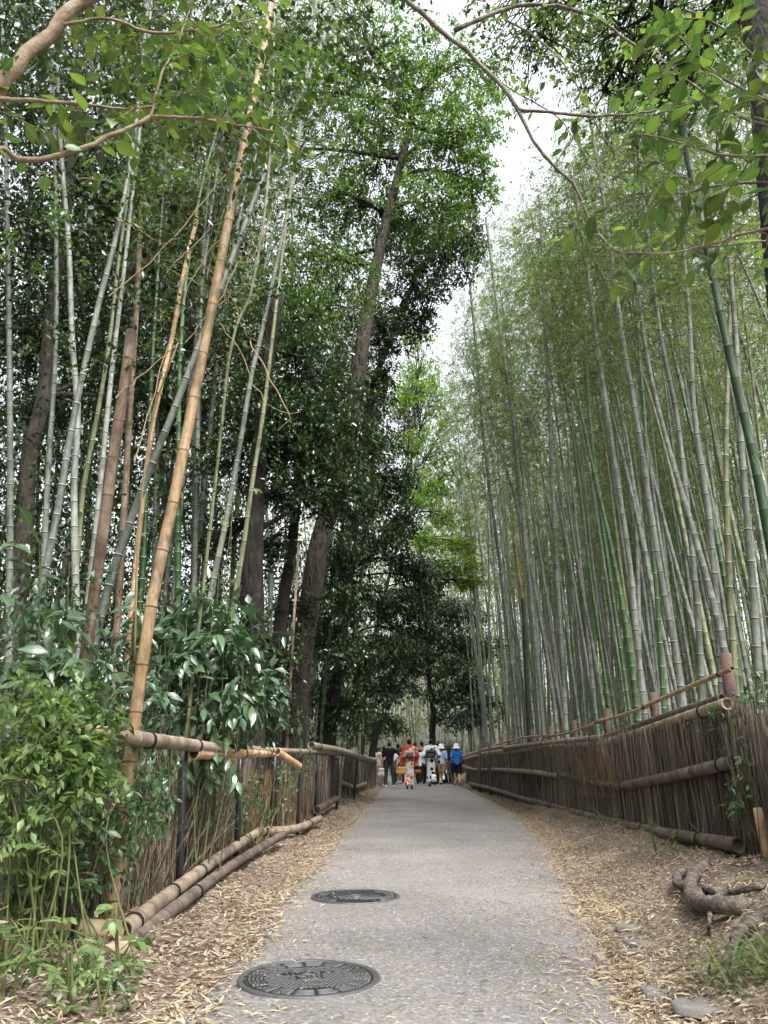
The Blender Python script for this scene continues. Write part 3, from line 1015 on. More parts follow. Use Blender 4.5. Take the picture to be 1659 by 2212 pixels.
# exposed roots
def root(pts, r0, r1, name, parent, mat='root', sides=10):
    sp = spline(pts, 26)
    g = np.random.default_rng(int(abs(sp[0][0]) * 1000))
    rr = np.linspace(r0, r1, 26) * (1 + .12 * np.sin(np.linspace(0, 14, 26)) + g.normal(0, .08, 26))
    sp = sp + g.normal(0, r0 * .12, sp.shape)
    return obj(name, tubes(sp - np.asarray(parent.location), rr, sides).mesh(name, [mat], True), parent)


# ================================================================== BAMBOO
def arch(z, H, bend):
    t = np.clip(z / H, 0, 1)
    return bend * (0.25 * t ** 2 + .75 * np.clip((t - .45) / .55, 0, 1) ** 2.2)


CULM_KINDS = {'culm': ['culm', 'node', 'node_pale'], 'culm_pale': ['culm_pale', 'node', 'node_pale'], 'culm_green': ['culm_green', 'node', 'node_pale'],
              'culm_olive': ['culm_olive', 'node', 'node_pale']}
H0 = 16.0
BENDS = (.3, .8, 1.5)


def culm_variant(kind, bend, seed):
    z = np.linspace(0, H0, 14)
    pts = np.stack([-arch(z, H0, bend), .25 * np.sin(z * .35 + seed), z], 1)
    pts[:, 1] -= pts[0, 1]
    mb = culm_mb(pts, .05, .008, .27, 8, .011, seed, False, True, swell=1.05)
    return mb.mesh("culm", CULM_KINDS[kind], True)


CULMS = {(k, i): culm_variant(k, b, 7 * i + len(k)) for k in CULM_KINDS for i, b in enumerate(BENDS)}


def foliage_variant(bend, seed, n_nodes=46, leaves=46, z0=.47, mat='leaf_bamboo', Ls=(.07, .125), spread=1.0):
    g = np.random.default_rng(seed)
    C, D, N, BR = [], [], [], []
    for k in range(n_nodes):
        t = z0 + (1 - z0) * ((k + g.random()) / n_nodes) ** .85
        z = H0 * t
        base = np.array([-arch(z, H0, bend), .25 * math.sin(z * .35 + seed) - .25 * math.sin(seed), z])
        for side in range(2):
            a = g.uniform(0, 2 * np.pi)
            ln = spread * g.uniform(.5, 1.25) * (1.35 - .75 * abs(t - .62) / .4)
            ln = max(ln, .35)
            up = g.uniform(.1, .55)
            tt = np.linspace(0, 1, 5)
            hor = np.array([math.cos(a), math.sin(a), 0])
            pts = base + tt[:, None] * hor * ln + np.array([0, 0, 1]) * (up * ln * tt - .55 * ln * tt ** 2)[:, None]
            BR.append(pts)
            m = int(leaves * (.5 + .5 * ln) * g.uniform(.7, 1.2))
            u = .25 + .8 * g.random(m) ** .7
            c = np.stack([np.interp(u, tt, pts[:, j]) for j in range(3)], 1)
            # twigs: leaves sit in drooping sprays along short side twigs
            nf = max(2, m // 9)
            fan = g.integers(0, nf, m)
            off = g.normal(0, .26, (nf, 3)) * np.array([1, 1, .7])
            uf = .3 + .75 * g.random(nf) ** .7
            cf = np.stack([np.interp(uf, tt, pts[:, j]) for j in range(3)], 1) + off * (.4 + uf)[:, None]
            fd = unit(g.normal(0, 1, (nf, 3)) + hor * .8 + np.array([0, 0, -.5]))
            k_ = g.random(m)
            c = cf[fan] + fd[fan] * (k_ * .28)[:, None] + g.normal(0, .018, (m, 3))
            d = fd[fan] * .9 + g.normal(0, .42, (m, 3)) + np.array([0, 0, -.45])
            C.append(c); D.append(d)
            N.append(np.array([0, 0, 1.0]) + g.normal(0, .55, (m, 3)))
    C, D, N = map(np.concatenate, (C, D, N))
    n = len(C)
    V, F = quad_leaf_arrays(C, D, N, g.uniform(*Ls, n), g.uniform(.013, .021, n))
    mb = MB()
    mb.add(V, F, None, 0)
    P = np.stack(BR)
    tubes(P, np.linspace(.007, .002, 5)[None], 3, False, 1, mb)
    return mb.mesh("foliage", [mat, 'twig_green'])


FOL = {i: [foliage_variant(b, 20 + i * 3 + j) for j in range(2)] for i, b in enumerate(BENDS)}
FOLT = {i: [foliage_variant(b, 60 + i * 3 + j, n_nodes=32, leaves=44, z0=.64) for j in range(2)] for i, b in enumerate(BENDS)}
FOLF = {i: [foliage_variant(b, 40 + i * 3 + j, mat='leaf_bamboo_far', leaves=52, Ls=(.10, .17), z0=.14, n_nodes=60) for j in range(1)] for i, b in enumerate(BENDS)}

bam_count = [0]
RIGHT_GROUP, LEFT_GROUP = "bamboo stems of the right grove", "bamboo stems of the left grove"


def bamboo(x, y, kind, bi, fv, rotz, tilt, scale, rs, label, group, far=False, high=False):
    T = thing("bamboo", label, "bamboo", (x, y, float(ground(x, y)) - .05), group)
    T.rotation_euler = (tilt[0], tilt[1], rotz)
    T.scale = (rs, rs, scale)
    obj("culm", CULMS[(kind, bi)], T)
    f = obj("foliage", (FOLF if far else (FOLT if high else FOL))[bi][fv], T)
    f.scale = (1 / rs, 1 / rs, 1)
    return T


def hero_culm(px_pts, Y, r, kind, label, group, dY=0.0, r1=None, crown=None, seed=0, spacing=.27, to_ground=True, nodes='node', pale=True, upper=None):
    pts = np.array([at(x, y, Y + dY * i / max(1, len(px_pts) - 1)) for i, (x, y) in enumerate(px_pts)])
    if to_ground:
        d = unit(pts[0] - pts[1])
        d[2] = min(d[2], -.5)
        g0 = float(ground(pts[0][0], pts[0][1])) - .05
        if pts[0][2] > g0 + .03:
            k = (pts[0][2] - g0) / -d[2]
            pts = np.concatenate([[pts[0] + d * k], pts])
    if crown is not None and len(crown) == 2:
        d = unit(pts[-1] - pts[-2])
        ext = []
        q = pts[-1]
        for _ in range(4):
            d = unit(d + np.array([0, 0, .15]))
            q = q + d * 1.1
            ext.append(q)
        pts = np.concatenate([pts, ext])
        r1 = r * .3
    T = thing("bamboo", label, "bamboo", pts[0], group)
    sd = int(seed or px_pts[0][0] * 7 + px_pts[0][1])
    mb = culm_mb(pts - pts[0], r, r1 or r * .8, spacing, 14, .012, sd, True, pale, swell=1.045)
    co = obj("culm", mb.mesh("culm", [kind, nodes, 'node_pale'], True), T)
    if upper:
        co.data.materials.append(M[upper[0]])
        zs = np.empty(len(co.data.vertices) * 3, np.float32)
        co.data.vertices.foreach_get("co", zs)
        zs = zs.reshape(-1, 3)[:, 2]
        for p in co.data.polygons:
            if p.material_index == 0 and zs[p.vertices[0]] > upper[1] - pts[0][2]:
                p.material_index = 3
    if crown is not None:
        bi, sc = crown[:2]
        f = obj("foliage", FOL[bi][sd % 2], T)
        # crown hung on the upper stem
        top = pts[-1] - pts[0]
        f.location = top - np.array([0, 0, H0 * (.80 if len(crown) == 2 else 1.02) * sc])
        f.scale = (sc, sc, sc)
        f.rotation_euler = (0, 0, rng.uniform(0, 6.28))
    return T


G = 'culm'
hero_culm([(258, 1825), (285, 1600), (330, 1290), (375, 1080), (425, 830), (470, 600), (505, 420), (545, 230), (580, 40), (600, -120)], 4.72, .040, 'culm_tan',
          "thick orange tan dead bamboo leaning right behind the left fence rail", LEFT_GROUP, dY=.8, nodes='node_tan', pale=False, spacing=.32)
hero_culm([(165, 1560), (185, 1420), (203, 1290), (225, 1130), (250, 950), (268, 840), (283, 715)], 5.9, .047, 'culm_rust',
          "rust brown dead bamboo with broken top left of the orange one", LEFT_GROUP, nodes='node_tan', pale=False, r1=.045, spacing=.3)
hero_culm([(62, 1420), (78, 1330), (120, 1127), (150, 952), (178, 812), (215, 650), (258, 480), (290, 290), (305, 160), (320, 0), (335, -160)], 7.6, .042, G,
          "grey green bamboo curving from the left edge up to the upper left branch", LEFT_GROUP, crown=(0, .8))
hero_culm([(163, 1480), (165, 1350), (160, 1060), (168, 890), (156, 737), (148, 520), (132, 330), (122, 100), (112, -80)], 8.2, .045, 'culm_pale',
          "pale upright bamboo standing left of the rust brown dead stem", LEFT_GROUP, crown=(1, .8))
hero_culm([(168, 1200), (180, 1060), (205, 925), (220, 840), (236, 740), (252, 600), (272, 450), (292, 300), (310, 120)], 9.2, .037, 'culm_olive',
          "olive green bamboo between the two pale left stems", LEFT_GROUP, crown=(1, .8))
hero_culm([(190, 1300), (215, 1060), (230, 912), (246, 762), (266, 600), (286, 420), (300, 300), (318, 100)], 8.8, .041, 'culm_pale',
          "whitish bamboo right behind the rust brown dead stem", LEFT_GROUP, crown=(0, .8))
hero_culm([(180, 1500), (205, 1380), (250, 1217), (300, 1077), (345, 962), (395, 837), (470, 640), (520, 510), (570, 380), (610, 300), (690, 110), (720, 0)], 6.9, .043, G,
          "grey bamboo leaning strongly right and crossing behind the orange stem", LEFT_GROUP, crown=(0, .8))
hero_culm([(425, 1500), (450, 1312), (490, 1117), (520, 952), (545, 802), (561, 737), (582, 640), (604, 540), (627, 430), (647, 300), (664, 150), (680, -40)], 8.7, .039, G,
          "grey green bamboo rising just left of the dark mossy trunk", LEFT_GROUP, crown=(1, .8))
hero_culm([(470, 1600), (500, 1337), (525, 1187), (546, 1037), (566, 912), (582, 787), (604, 600), (622, 450), (640, 330)], 8.2, .032, 'culm_olive',
          "slim yellowish bamboo in front of the dark mossy trunk", LEFT_GROUP, crown=(1, .7))
hero_culm([(300, 1330), (308, 1240), (314, 1120), (320, 1000), (328, 800), (340, 600)], 10.2, .05, 'culm_deep',
          "deep green bamboo half hidden behind the orange dead stem", LEFT_GROUP, crown=(0, .8))
hero_culm([(283, 1330), (300, 1150), (318, 1010), (335, 890), (370, 737), (395, 600), (426, 470)], 9.4, .036, 'culm_tan',
          "thin tan dead bamboo snapped off halfway up beside the orange stem", LEFT_GROUP, nodes='node_tan', pale=False, r1=.032)
hero_culm([(262, 1200), (280, 900), (296, 640), (304, 440)], 10.0, .050, 'culm_rust',
          "pinkish brown dead bamboo behind the pale left stems", LEFT_GROUP, nodes='node_tan', pale=False)
hero_culm([(470, 1000), (500, 740), (540, 640), (572, 460), (587, 260), (592, 60), (590, -60)], 6.4, .017, 'culm_olive',
          "very thin yellow green bamboo whip curving beside the orange stem", LEFT_GROUP, pale=False, r1=.011, to_ground=True)
hero_culm([(620, 1600), (628, 1462), (637, 1300), (646, 1172)], 10.6, .024, 'culm_rust',
          "thin dry pole standing between the two big left trunks", LEFT_GROUP, pale=False, r1=.018)
hero_culm([(90, 1330), (95, 1200), (105, 1000), (118, 800), (122, 600), (118, 300), (108, 0)], 9.6, .045, G,
          "grey bamboo in front of the grey trunk at the far left", LEFT_GROUP, crown=(2, .8))
hero_culm([(20, 1340), (22, 1000), (18, 600), (10, 200), (2, -50)], 9.5, .05, 'culm_pale', "pale bamboo hugging the left picture edge", LEFT_GROUP, crown=(1, .8))
hero_culm([(40, 1340), (48, 1100), (60, 800), (64, 400), (66, 0)], 11.5, .05, G, "dim grey bamboo second from the left edge", LEFT_GROUP, crown=(0, .8))

LZ = {}
left_fill = [(345, 11.5), (362, 12.5), (380, 11.0), (392, 13.5), (404, 10.8), (420, 12.0), (433, 13.0), (447, 11.2), (463, 12.5), (330, 13.5), (240, 11.5), (130, 12), (222, 13.5),
             (480, 14), (500, 13), (590, 15), (606, 16.5), (700, 17), (716, 19), (735, 18), (660, 18), (760, 21), (780, 24), (70, 14), (20, 15), (180, 14.5), (270, 15), (300, 16.5), (410, 16), (440, 17),
             (520, 18), (470, 19), (355, 18), (390, 19.5), (250, 18), (150, 18), (60, 18.5), (600, 20), (640, 22), (690, 23), (740, 26), (120, 15.5), (205, 16)]
kk = ['culm', 'culm', 'culm_pale', 'culm', 'culm_green', 'culm', 'culm_olive']
left_fill = left_fill[:9] + sorted(left_fill[9:], key=lambda q: q[1])
for i, (px, Y) in enumerate(left_fill):
    p = at(px, 1290, Y)
    if i >= 9:
        zn = "left of the rust stem" if px < 160 else ("between rust and orange stems" if px < 325 else ("between orange stem and dark trunk" if px < 540 else ("between the dark and leaning trunks" if px < 640 else "right of the leaning trunk")))
        LZ[zn] = LZ.get(zn, 0) + 1
        left_n = "%s dim bamboo in the shaded left grove, seen %s" % (["first", "second", "third", "fourth", "fifth", "sixth", "seventh", "eighth", "ninth", "tenth", "eleventh", "twelfth", "thirteenth", "fourteenth", "fifteenth"][LZ[zn] - 1], zn)
    lab = left_n if i >= 9 else \
        "%s of the bamboo row standing right of the orange dead stem" % ["first", "second", "third", "fourth", "fifth", "sixth", "seventh", "eighth", "ninth"][i]
    bi = int(rng.integers(0, 3))
    bamboo(p[0], p[1], kk[i % 7], bi, i % 2, rng.uniform(0, 6.28) if i >= 9 else math.pi + rng.uniform(-.5, .5), (rng.normal(0, .02), .05 + rng.normal(0, .03)), rng.uniform(.85, 1.05), rng.uniform(.9, 1.25), lab, LEFT_GROUP)

# ---- right grove: stems that can be followed one by one in the photograph
hero_culm([(1735, 1600), (1690, 1320), (1654, 1122), (1624, 972), (1589, 822), (1559, 690), (1530, 545), (1503, 420), (1478, 300), (1450, 140), (1420, -40)], 6.6, .043, 'culm_deep',
          "thick dark green bamboo slanting across the upper right of the grove", RIGHT_GROUP, pale=False)
hero_culm([(1478, 1560), (1464, 1437), (1429, 1252), (1384, 962), (1346, 737), (1320, 550), (1298, 400), (1270, 230)], 9.2, .044, 'culm_pale',
          "pale mottled bamboo rising behind the second fence post", RIGHT_GROUP, crown=(0, .9))
hero_culm([(1394, 1560), (1384, 1462), (1359, 1212), (1329, 1012), (1289, 737), (1262, 540), (1235, 380)], 10.6, .043, 'culm_pale',
          "tall light grey bamboo left of the mottled one", RIGHT_GROUP, crown=(0, .62, 0))
hero_culm([(1222, 1560), (1217, 1462), (1199, 1162), (1187, 887), (1179, 737), (1172, 560), (1166, 420)], 14.2, .045, 'culm_pale',
          "straight pale bamboo standing clear in the middle of the right grove", RIGHT_GROUP, crown=(0, .62, 0))
hero_culm([(1362, 1560), (1349, 1462), (1309, 1187), (1279, 962), (1262, 737), (1250, 520)], 11.6, .034, 'culm_green',
          "bright green young bamboo among grey stems near the third post", RIGHT_GROUP, crown=(0, .62, 0))
hero_culm([(1172, 1560), (1164, 1462), (1134, 1162), (1109, 912), (1084, 737), (1066, 600), (1050, 470)], 15.5, .043, 'culm',
          "grey bamboo left of the straight pale one, leaning over the path", RIGHT_GROUP, crown=(0, .62, 0))
hero_culm([(1120, 1570), (1109, 1462), (1079, 1212), (1049, 977), (1027, 737), (1014, 600)], 18.5, .043, 'culm',
          "grey bamboo nearest the path among the middle of the right grove", RIGHT_GROUP, crown=(0, .62, 0))
hero_culm([(1142, 1570), (1137, 1462), (1129, 1302), (1120, 1237), (1109, 1160)], 17.6, .046, 'culm_black',
          "dead bamboo with black lower stem and split yellow top", RIGHT_GROUP, pale=False, r1=.036, upper=('culm_tan', float(at(1129, 1300, 17.6)[2])))
hero_culm([(1520, 1560), (1505, 1300), (1484, 1087), (1462, 900), (1429, 737), (1405, 560), (1385, 380)], 8.6, .04, 'culm',
          "grey bamboo just right of the mottled one by the second post", RIGHT_GROUP, crown=(0, .9))
hero_culm([(1560, 1500), (1548, 1300), (1530, 1100), (1500, 900), (1490, 700), (1478, 560)], 8.0, .04, 'culm_pale',
          "pale bamboo directly behind the tall near post", RIGHT_GROUP, crown=(2, .9))
hero_culm([(1590, 1500), (1575, 1250), (1568, 1000), (1572, 800), (1580, 600)], 8.4, .042, 'culm_olive',
          "olive bamboo crossing behind the dark green slanting one", RIGHT_GROUP, crown=(1, .9))
hero_culm([(1436, 1560), (1420, 1300), (1402, 1100), (1392, 900), (1378, 737), (1360, 560)], 9.9, .036, 'culm_green',
          "slim green bamboo between the second and third posts", RIGHT_GROUP, crown=(0, .9))
hero_culm([(1640, 1470), (1625, 1250), (1604, 1000), (1590, 737), (1570, 500)], 7.6, .044, 'culm', "grey bamboo near the right edge under the leafy branch", RIGHT_GROUP, crown=(1, .9))

# the rest of the right grove
SIL = np.array([(850, 890), (900, 855), (935, 765), (975, 655), (1022, 555), (1070, 470), (1138, 375), (1210, 295), (1300, 190), (1420, 40), (1500, -300), (3000, -3000)], float)


def project(p):
    v = np.asarray(p, float) - np.array([0, 0, CAM_Z])
    dz = v[1] * CP + v[2] * SP
    return 829.5 + 1662 * v[0] / dz, 1106 - 1662 * (v[2] * CP - v[1] * SP) / dz


def fit_height(x, y, tl, bi, sc):
    """grove height falls towards the gap over the path"""
    while sc > .45:
        ok = True
        for f in (.55, .7, .85, 1.0):
            z = H0 * sc * f
            px, py = project((x + math.sin(tl) * z - arch(H0 * f, H0, BENDS[bi]) - (1.1 if f < .95 else .5), y, z + (.4 if f < 1 else .2)))
            if py < np.interp(px, SIL[:, 0], SIL[:, 1]):
                ok = False
        if ok:
            return sc
        sc *= .95
    return sc


pts = []
tries = 0
while len(pts) < 232 and tries < 60000:
    tries += 1
    y = 6.8 + 35 * rng.random() ** .8
    x = fxr(y) + .35 + (rng.random() ** 1.25) * 11
    if x > .56 * y + 1.2:
        continue
    md = .34 + .012 * y
    if all((x - a) ** 2 + (y - b) ** 2 > md * md for a, b in pts):
        pts.append((x, y))
pts.sort(key=lambda p: p[0] - fxr(p[1]))
kinds = ['culm', 'culm_pale', 'culm', 'culm_pale', 'culm', 'culm_green', 'culm', 'culm_pale', 'culm_olive', 'culm', 'culm_pale', 'culm']
front = sorted(pts[:48], key=lambda p: p[1])
ords = "first second third fourth fifth sixth seventh eighth ninth tenth eleventh twelfth thirteenth fourteenth fifteenth sixteenth seventeenth eighteenth nineteenth twentieth".split() + ["twenty-" + q for q in "first second third fourth fifth sixth seventh eighth ninth".split()]
POSTY = [6.5, 8.95, 11.5, 13.5, 15.2, 17, 19.5, 21, 23, 26, 99]
PW = ["near", "second", "third", "fourth", "fifth", "sixth", "seventh", "eighth", "ninth", "last"]
POSTX = [1566, 1411, 1309, 1240, 1188, 1150, 1100, 1082, 1057, 1035]


def words(n):
    o_ = "first second third fourth fifth sixth seventh eighth ninth tenth eleventh twelfth thirteenth fourteenth fifteenth sixteenth seventeenth eighteenth nineteenth".split()
    if n < 20:
        return o_[n - 1]
    t_ = ["", "", "twent", "thirt", "fort", "fift", "sixt", "sevent", "eight", "ninet"][n // 10]
    return t_ + "ieth" if n % 10 == 0 else t_ + "y-" + o_[n % 10 - 1]


def zone_rank(ps, zone):
    out, cnt = {}, {}
    for p in sorted(ps, key=lambda q: q[1]):
        z_ = zone(p)
        cnt[z_] = cnt.get(z_, 0) + 1
        out[p] = (z_, cnt[z_])
    return out


def zone_right(p):
    px = project((p[0], p[1], 1.2))[0]
    j = sum(px < q for q in POSTX)
    return "right of the near post" if j == 0 else ("left of the last post" if j == 10 else "between the %s and %s posts" % (PW[j - 1], PW[j]))


DEEP = zone_rank([p for p in pts if p not in front], zone_right)
bay = {}
for p in front:
    j = max(k for k in range(10) if POSTY[k] <= max(p[1], 6.5))
    bay[p] = j
for i, (x, y) in enumerate(pts):
    k = kinds[int(rng.integers(0, len(kinds)))]
    word = {'culm': 'grey', 'culm_pale': 'pale', 'culm_green': 'green', 'culm_olive': 'olive'}[k]
    if (x, y) in bay:
        j = bay[(x, y)]
        n = [p for p in front if bay[p] == j].index((x, y))
        lab = "%s bamboo, %s stem behind the fence beyond the %s brown post" % (word, ords[n], PW[j])
    else:
        b_, n_ = DEEP[(x, y)]
        lab = "%s bamboo in the right grove seen %s, %s stem back" % (word, b_, words(n_))
    bi = int(rng.integers(0, 3))
    tl = -.02 + float(np.clip(rng.normal(0, .025), -.045, .045))
    sc = fit_height(x, y, tl, bi, rng.uniform(.78, 1.2))
    bamboo(x, y, k, bi, int(rng.integers(0, 2)), rng.normal(0, .55), (float(np.clip(rng.normal(0, .02), -.035, .035)), tl), sc, rng.uniform(.75, 1.1), lab, RIGHT_GROUP, high=(x - fxr(y) < 3.0))

# pale grove closing the far end of the path
fe = [(rng.uniform(-5.5, 9), 40 + 16 * rng.random()) for i in range(34)]
fe.sort(key=lambda p: p[0] / p[1])
fn = 0
for x, y in fe:
    if -0.4 < x - 1.2 < 1.1 and y < 46:
        continue
    fn += 1
    k = kinds[int(rng.integers(0, len(kinds)))]
    bi = int(rng.integers(0, 3))
    tl = rng.normal(-.02 if x > 1.5 else .03, .04)
    bamboo(x, y, k, bi, 0, rng.uniform(0, 6.28), (rng.normal(0, .03), tl), fit_height(x, y, tl, bi, rng.uniform(1.0, 1.3)) if x > 1 else rng.uniform(.9, 1.1), rng.uniform(1.0, 1.25),
           "slim pale bamboo closing the far end of the path, %s from the left" % words(fn), "bamboo stems at the far end", far=True)


# mass of grove beyond what can be counted
def grove_mass(name, label, n_c, n_l, box, seed, mat='leaf_bamboo_far', zleaf=(3, 17), L=(.16, .30), W=(.035, .06), sig=.75):
    g = np.random.default_rng(seed)
    x0, x1, y0, y1 = box
    mb = MB()
    b = np.stack([g.uniform(x0, x1, n_c), g.uniform(y0, y1, n_c), np.zeros(n_c)], 1)
    h = g.uniform(12, 18, n_c)
    tt = np.linspace(0, 1, 5)
    P = b[:, None] + tt[None, :, None] * np.stack([g.normal(0, .5, n_c), g.normal(0, .5, n_c), h], 1)[:, None]
    if n_c:
        tubes(P, g.uniform(.04, .06, n_c)[:, None] * np.linspace(1, .4, 5)[None], 5, False, 1, mb)
    # leaves in soft drooping clusters
    m = n_l // 40
    cc = np.stack([g.uniform(x0, x1, m), g.uniform(y0, y1, m), zleaf[0] + (zleaf[1] - zleaf[0]) * g.random(m) ** .8], 1)
    C = np.repeat(cc, 40, 0) + g.normal(0, 1, (m * 40, 3)) * np.array([sig, sig, sig * .6])
    D = g.normal(0, 1, C.shape) + np.array([0, 0, -.6])
    V, F = quad_leaf_arrays(C, D, np.array([0, 0, 1.0]) + g.normal(0, .6, C.shape), g.uniform(*L, len(C)), g.uniform(*W, len(C)))
    mb.add(V, F, None, 0)
    return setp(obj(name, mb.mesh(name, [mat, 'culm'])), label, kind="stuff")


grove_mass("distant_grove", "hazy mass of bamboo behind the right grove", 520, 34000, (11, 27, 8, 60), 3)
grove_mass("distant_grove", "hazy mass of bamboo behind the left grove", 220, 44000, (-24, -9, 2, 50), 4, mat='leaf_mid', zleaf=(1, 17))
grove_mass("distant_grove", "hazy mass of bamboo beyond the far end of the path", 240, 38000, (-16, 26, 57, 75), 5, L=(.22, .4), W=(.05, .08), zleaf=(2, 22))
# low pale undergrowth seen between the stems
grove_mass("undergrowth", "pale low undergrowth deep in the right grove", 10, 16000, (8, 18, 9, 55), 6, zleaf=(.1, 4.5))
grove_mass("undergrowth", "low leafy undergrowth deep in the left grove", 10, 15000, (-14, -5, 8, 40), 7, mat='leaf_mid', zleaf=(.1, 5))

# ================================================================== BROADLEAF TREES
def clump(c, rad, n, L, W, spray=14, droop=.35, g=rng, flat=.5):
    """leaves gathered on short twigs spread through an ellipsoid"""
    m = max(1, n // spray)
    u = rvec(m, g) * (g.random((m, 1)) ** .42)
    u[:, 2] *= 1
    ctr = np.asarray(c) + u * np.asarray(rad)
    out = unit(u * np.array([1, 1, .5]) + g.normal(0, .5, (m, 3)) + np.array([0, 0, -droop]))
    k = g.uniform(0, 1, (m, spray, 1))
    tw = g.uniform(.18, .42, (m, 1, 1)) * (L / .09)
    C = ctr[:, None] + out[:, None] * (k - .4) * tw + g.normal(0, .035 * L / .09, (m, spray, 3))
    D = out[:, None] * .7 + g.normal(0, .65, (m, spray, 3)) + np.array([0, 0, -droop])
    N = np.array([0, 0, 1.0]) + g.normal(0, flat, (m, spray, 3))
    n2 = m * spray
    return C.reshape(n2, 3), D.reshape(n2, 3), N.reshape(n2, 3), g.uniform(.7, 1.25, n2) * L, g.uniform(.75, 1.2, n2) * W, ctr, out


def tree(name, label, trunk_px, Y, r0, r1, bark, clumps, leafmat, L=.09, W=.045, dY=0.0, seed=1, limb_r=.05, group=None, extra_limbs=(), cat="tree", spray=14, droop=.35, ground_base=True, nlimb=None):
    g = np.random.default_rng(seed)
    tp = np.array([at(x, y, Y + dY * i / (len(trunk_px) - 1)) for i, (x, y) in enumerate(trunk_px)])
    if ground_base:
        b = tp[0].copy()
        b[2] = float(ground(b[0], b[1])) - .1
        tp[0] = b
    T = thing(name, label, cat, tp[0], group)
    o = tp[0]
    K = 34
    sp = spline(tp, K)
    rr = np.linspace(r0, r1, K) * (1 + .07 * np.sin(np.linspace(0, 9, K) + seed) + g.normal(0, .025, K))
    rr[:3] *= np.array([1.35, 1.15, 1.05])
    to = obj("trunk", tubes(sp - o, rr, 14).mesh("trunk", [bark], True), T)
    lm = MB()
    Cs = []
    for (px, py, dy, rx, ry, rz, n) in clumps:
        c = at(px, py, Y + dy)
        rad = np.array([rx, ry, rz])
        Cl, Dl, Nl, Ll, Wl, ctr, out = clump(c, rad, n, L, W, spray, droop, g)
        Cs.append((Cl, Dl, Nl, Ll, Wl))
        # limb from the trunk to the clump, twigs inside it
        below = sp[sp[:, 2] < c[2] + .3]
        j = np.argmin(np.linalg.norm(sp - c, axis=1)) if len(below) == 0 else np.argmin(np.linalg.norm(below - c, axis=1) + .3 * np.abs(below[:, 2] - c[2] + 1))
        s0 = sp[j]
        mid = (s0 + c) / 2 + np.array([0, 0, .25]) + g.normal(0, .15, 3)
        lp = spline([s0, mid, c + g.normal(0, .1, 3)], 9)
        tubes(lp - o, np.linspace(limb_r, limb_r * .3, 9), 7, True, 0, lm)
        ns = min(len(ctr), nlimb or 26)
        sel = g.choice(len(ctr), ns, replace=False)
        src = lp[g.integers(4, 9, ns)]
        e = ctr[sel]
        m1 = (src + e) / 2 + g.normal(0, .08, (ns, 3))
        tubes(np.stack([src, m1, e], 1) - o, np.array([[.016, .009, .004]]), 4, False, 0, lm)
    for ep in extra_limbs:
        lp = spline([at(x, y, Y + d) for x, y, d in ep[0]], 14)
        tubes(lp - o, np.linspace(ep[1], ep[2], 14), 9, True, 0, lm)
    lo = obj("limbs", lm.mesh("limbs", [bark], True), T)
    C, D, N, Ls, Ws = [np.concatenate([c[k] for c in Cs]) for k in range(5)]
    V, F = leaf_arrays(C - o, D, N, Ls, Ws)
    obj("crown", mesh_np("crown", V, [F], [leafmat]), T)
    return T


# main leaning tree on the left, with the light crown over the path
tree("broadleaf_tree", "tall mossy tree behind the left fence leaning out over the path", [(628, 1615), (645, 1480), (672, 1290), (690, 1170), (718, 1080), (745, 960), (775, 790), (800, 640), (830, 500), (865, 360), (905, 200)],
     13.3, .235, .07, 'bark_moss',
     [(960, 330, 0, 1.1, 1.2, 1.0, 3600), (1030, 400, .3, .55, .8, .6, 1500), (1020, 270, 0, .8, 1.0, .7, 2300), (880, 230, 0, 1.2, 1.3, 1.0, 3600), (930, 450, 0, .9, 1.0, .7, 2400), (770, 260, .5, 1.2, 1.3, 1.0, 3200),
      (700, 420, .6, 1.0, 1.2, .9, 2400), (640, 200, .6, 1.2, 1.3, 1.0, 2800), (820, 110, 0, 1.4, 1.3, .9, 3000), (960, 150, 0, 1.1, 1.2, .8, 2300), (1060, 180, .4, .6, .8, .5, 900), (640, 560, .8, .8, 1, .7, 1500), (560, 330, .6, 1.0, 1.2, 1.0, 2200), (740, 20, 0, 1.5, 1.3, .9, 2600), (800, 360, .6, .9, .9, .8, 2000), (760, 450, .8, .9, .9, .7, 1800), (850, 480, .6, .8, .8, .6, 1500), (740, 560, .9, .8, .8, .6, 1400), (700, 120, .4, 1.2, 1.1, .8, 1800), (600, 80, .4, 1.2, 1.1, .8, 1800)],
     'leaf_crown', .095, .042, seed=3, limb_r=.055, group="broadleaf trees left of the path")
# dark tree behind it whose crown hangs to the right
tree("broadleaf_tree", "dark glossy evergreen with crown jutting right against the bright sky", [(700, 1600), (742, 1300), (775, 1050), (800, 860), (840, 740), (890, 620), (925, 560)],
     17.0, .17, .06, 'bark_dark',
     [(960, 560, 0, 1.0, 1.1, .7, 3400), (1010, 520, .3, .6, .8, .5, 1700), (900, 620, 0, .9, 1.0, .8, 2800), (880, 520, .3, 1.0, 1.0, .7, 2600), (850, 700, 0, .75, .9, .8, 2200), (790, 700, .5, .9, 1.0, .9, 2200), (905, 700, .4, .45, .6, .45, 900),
      (980, 460, .5, .7, .8, .5, 1500), (820, 820, 0, .55, .8, .6, 1200), (720, 800, .6, 1.0, 1.1, .9, 2400), (660, 700, .7, 1, 1.1, .9, 2000)],
     'leaf_dark', .10, .05, seed=4, limb_r=.05, group="broadleaf trees left of the path")
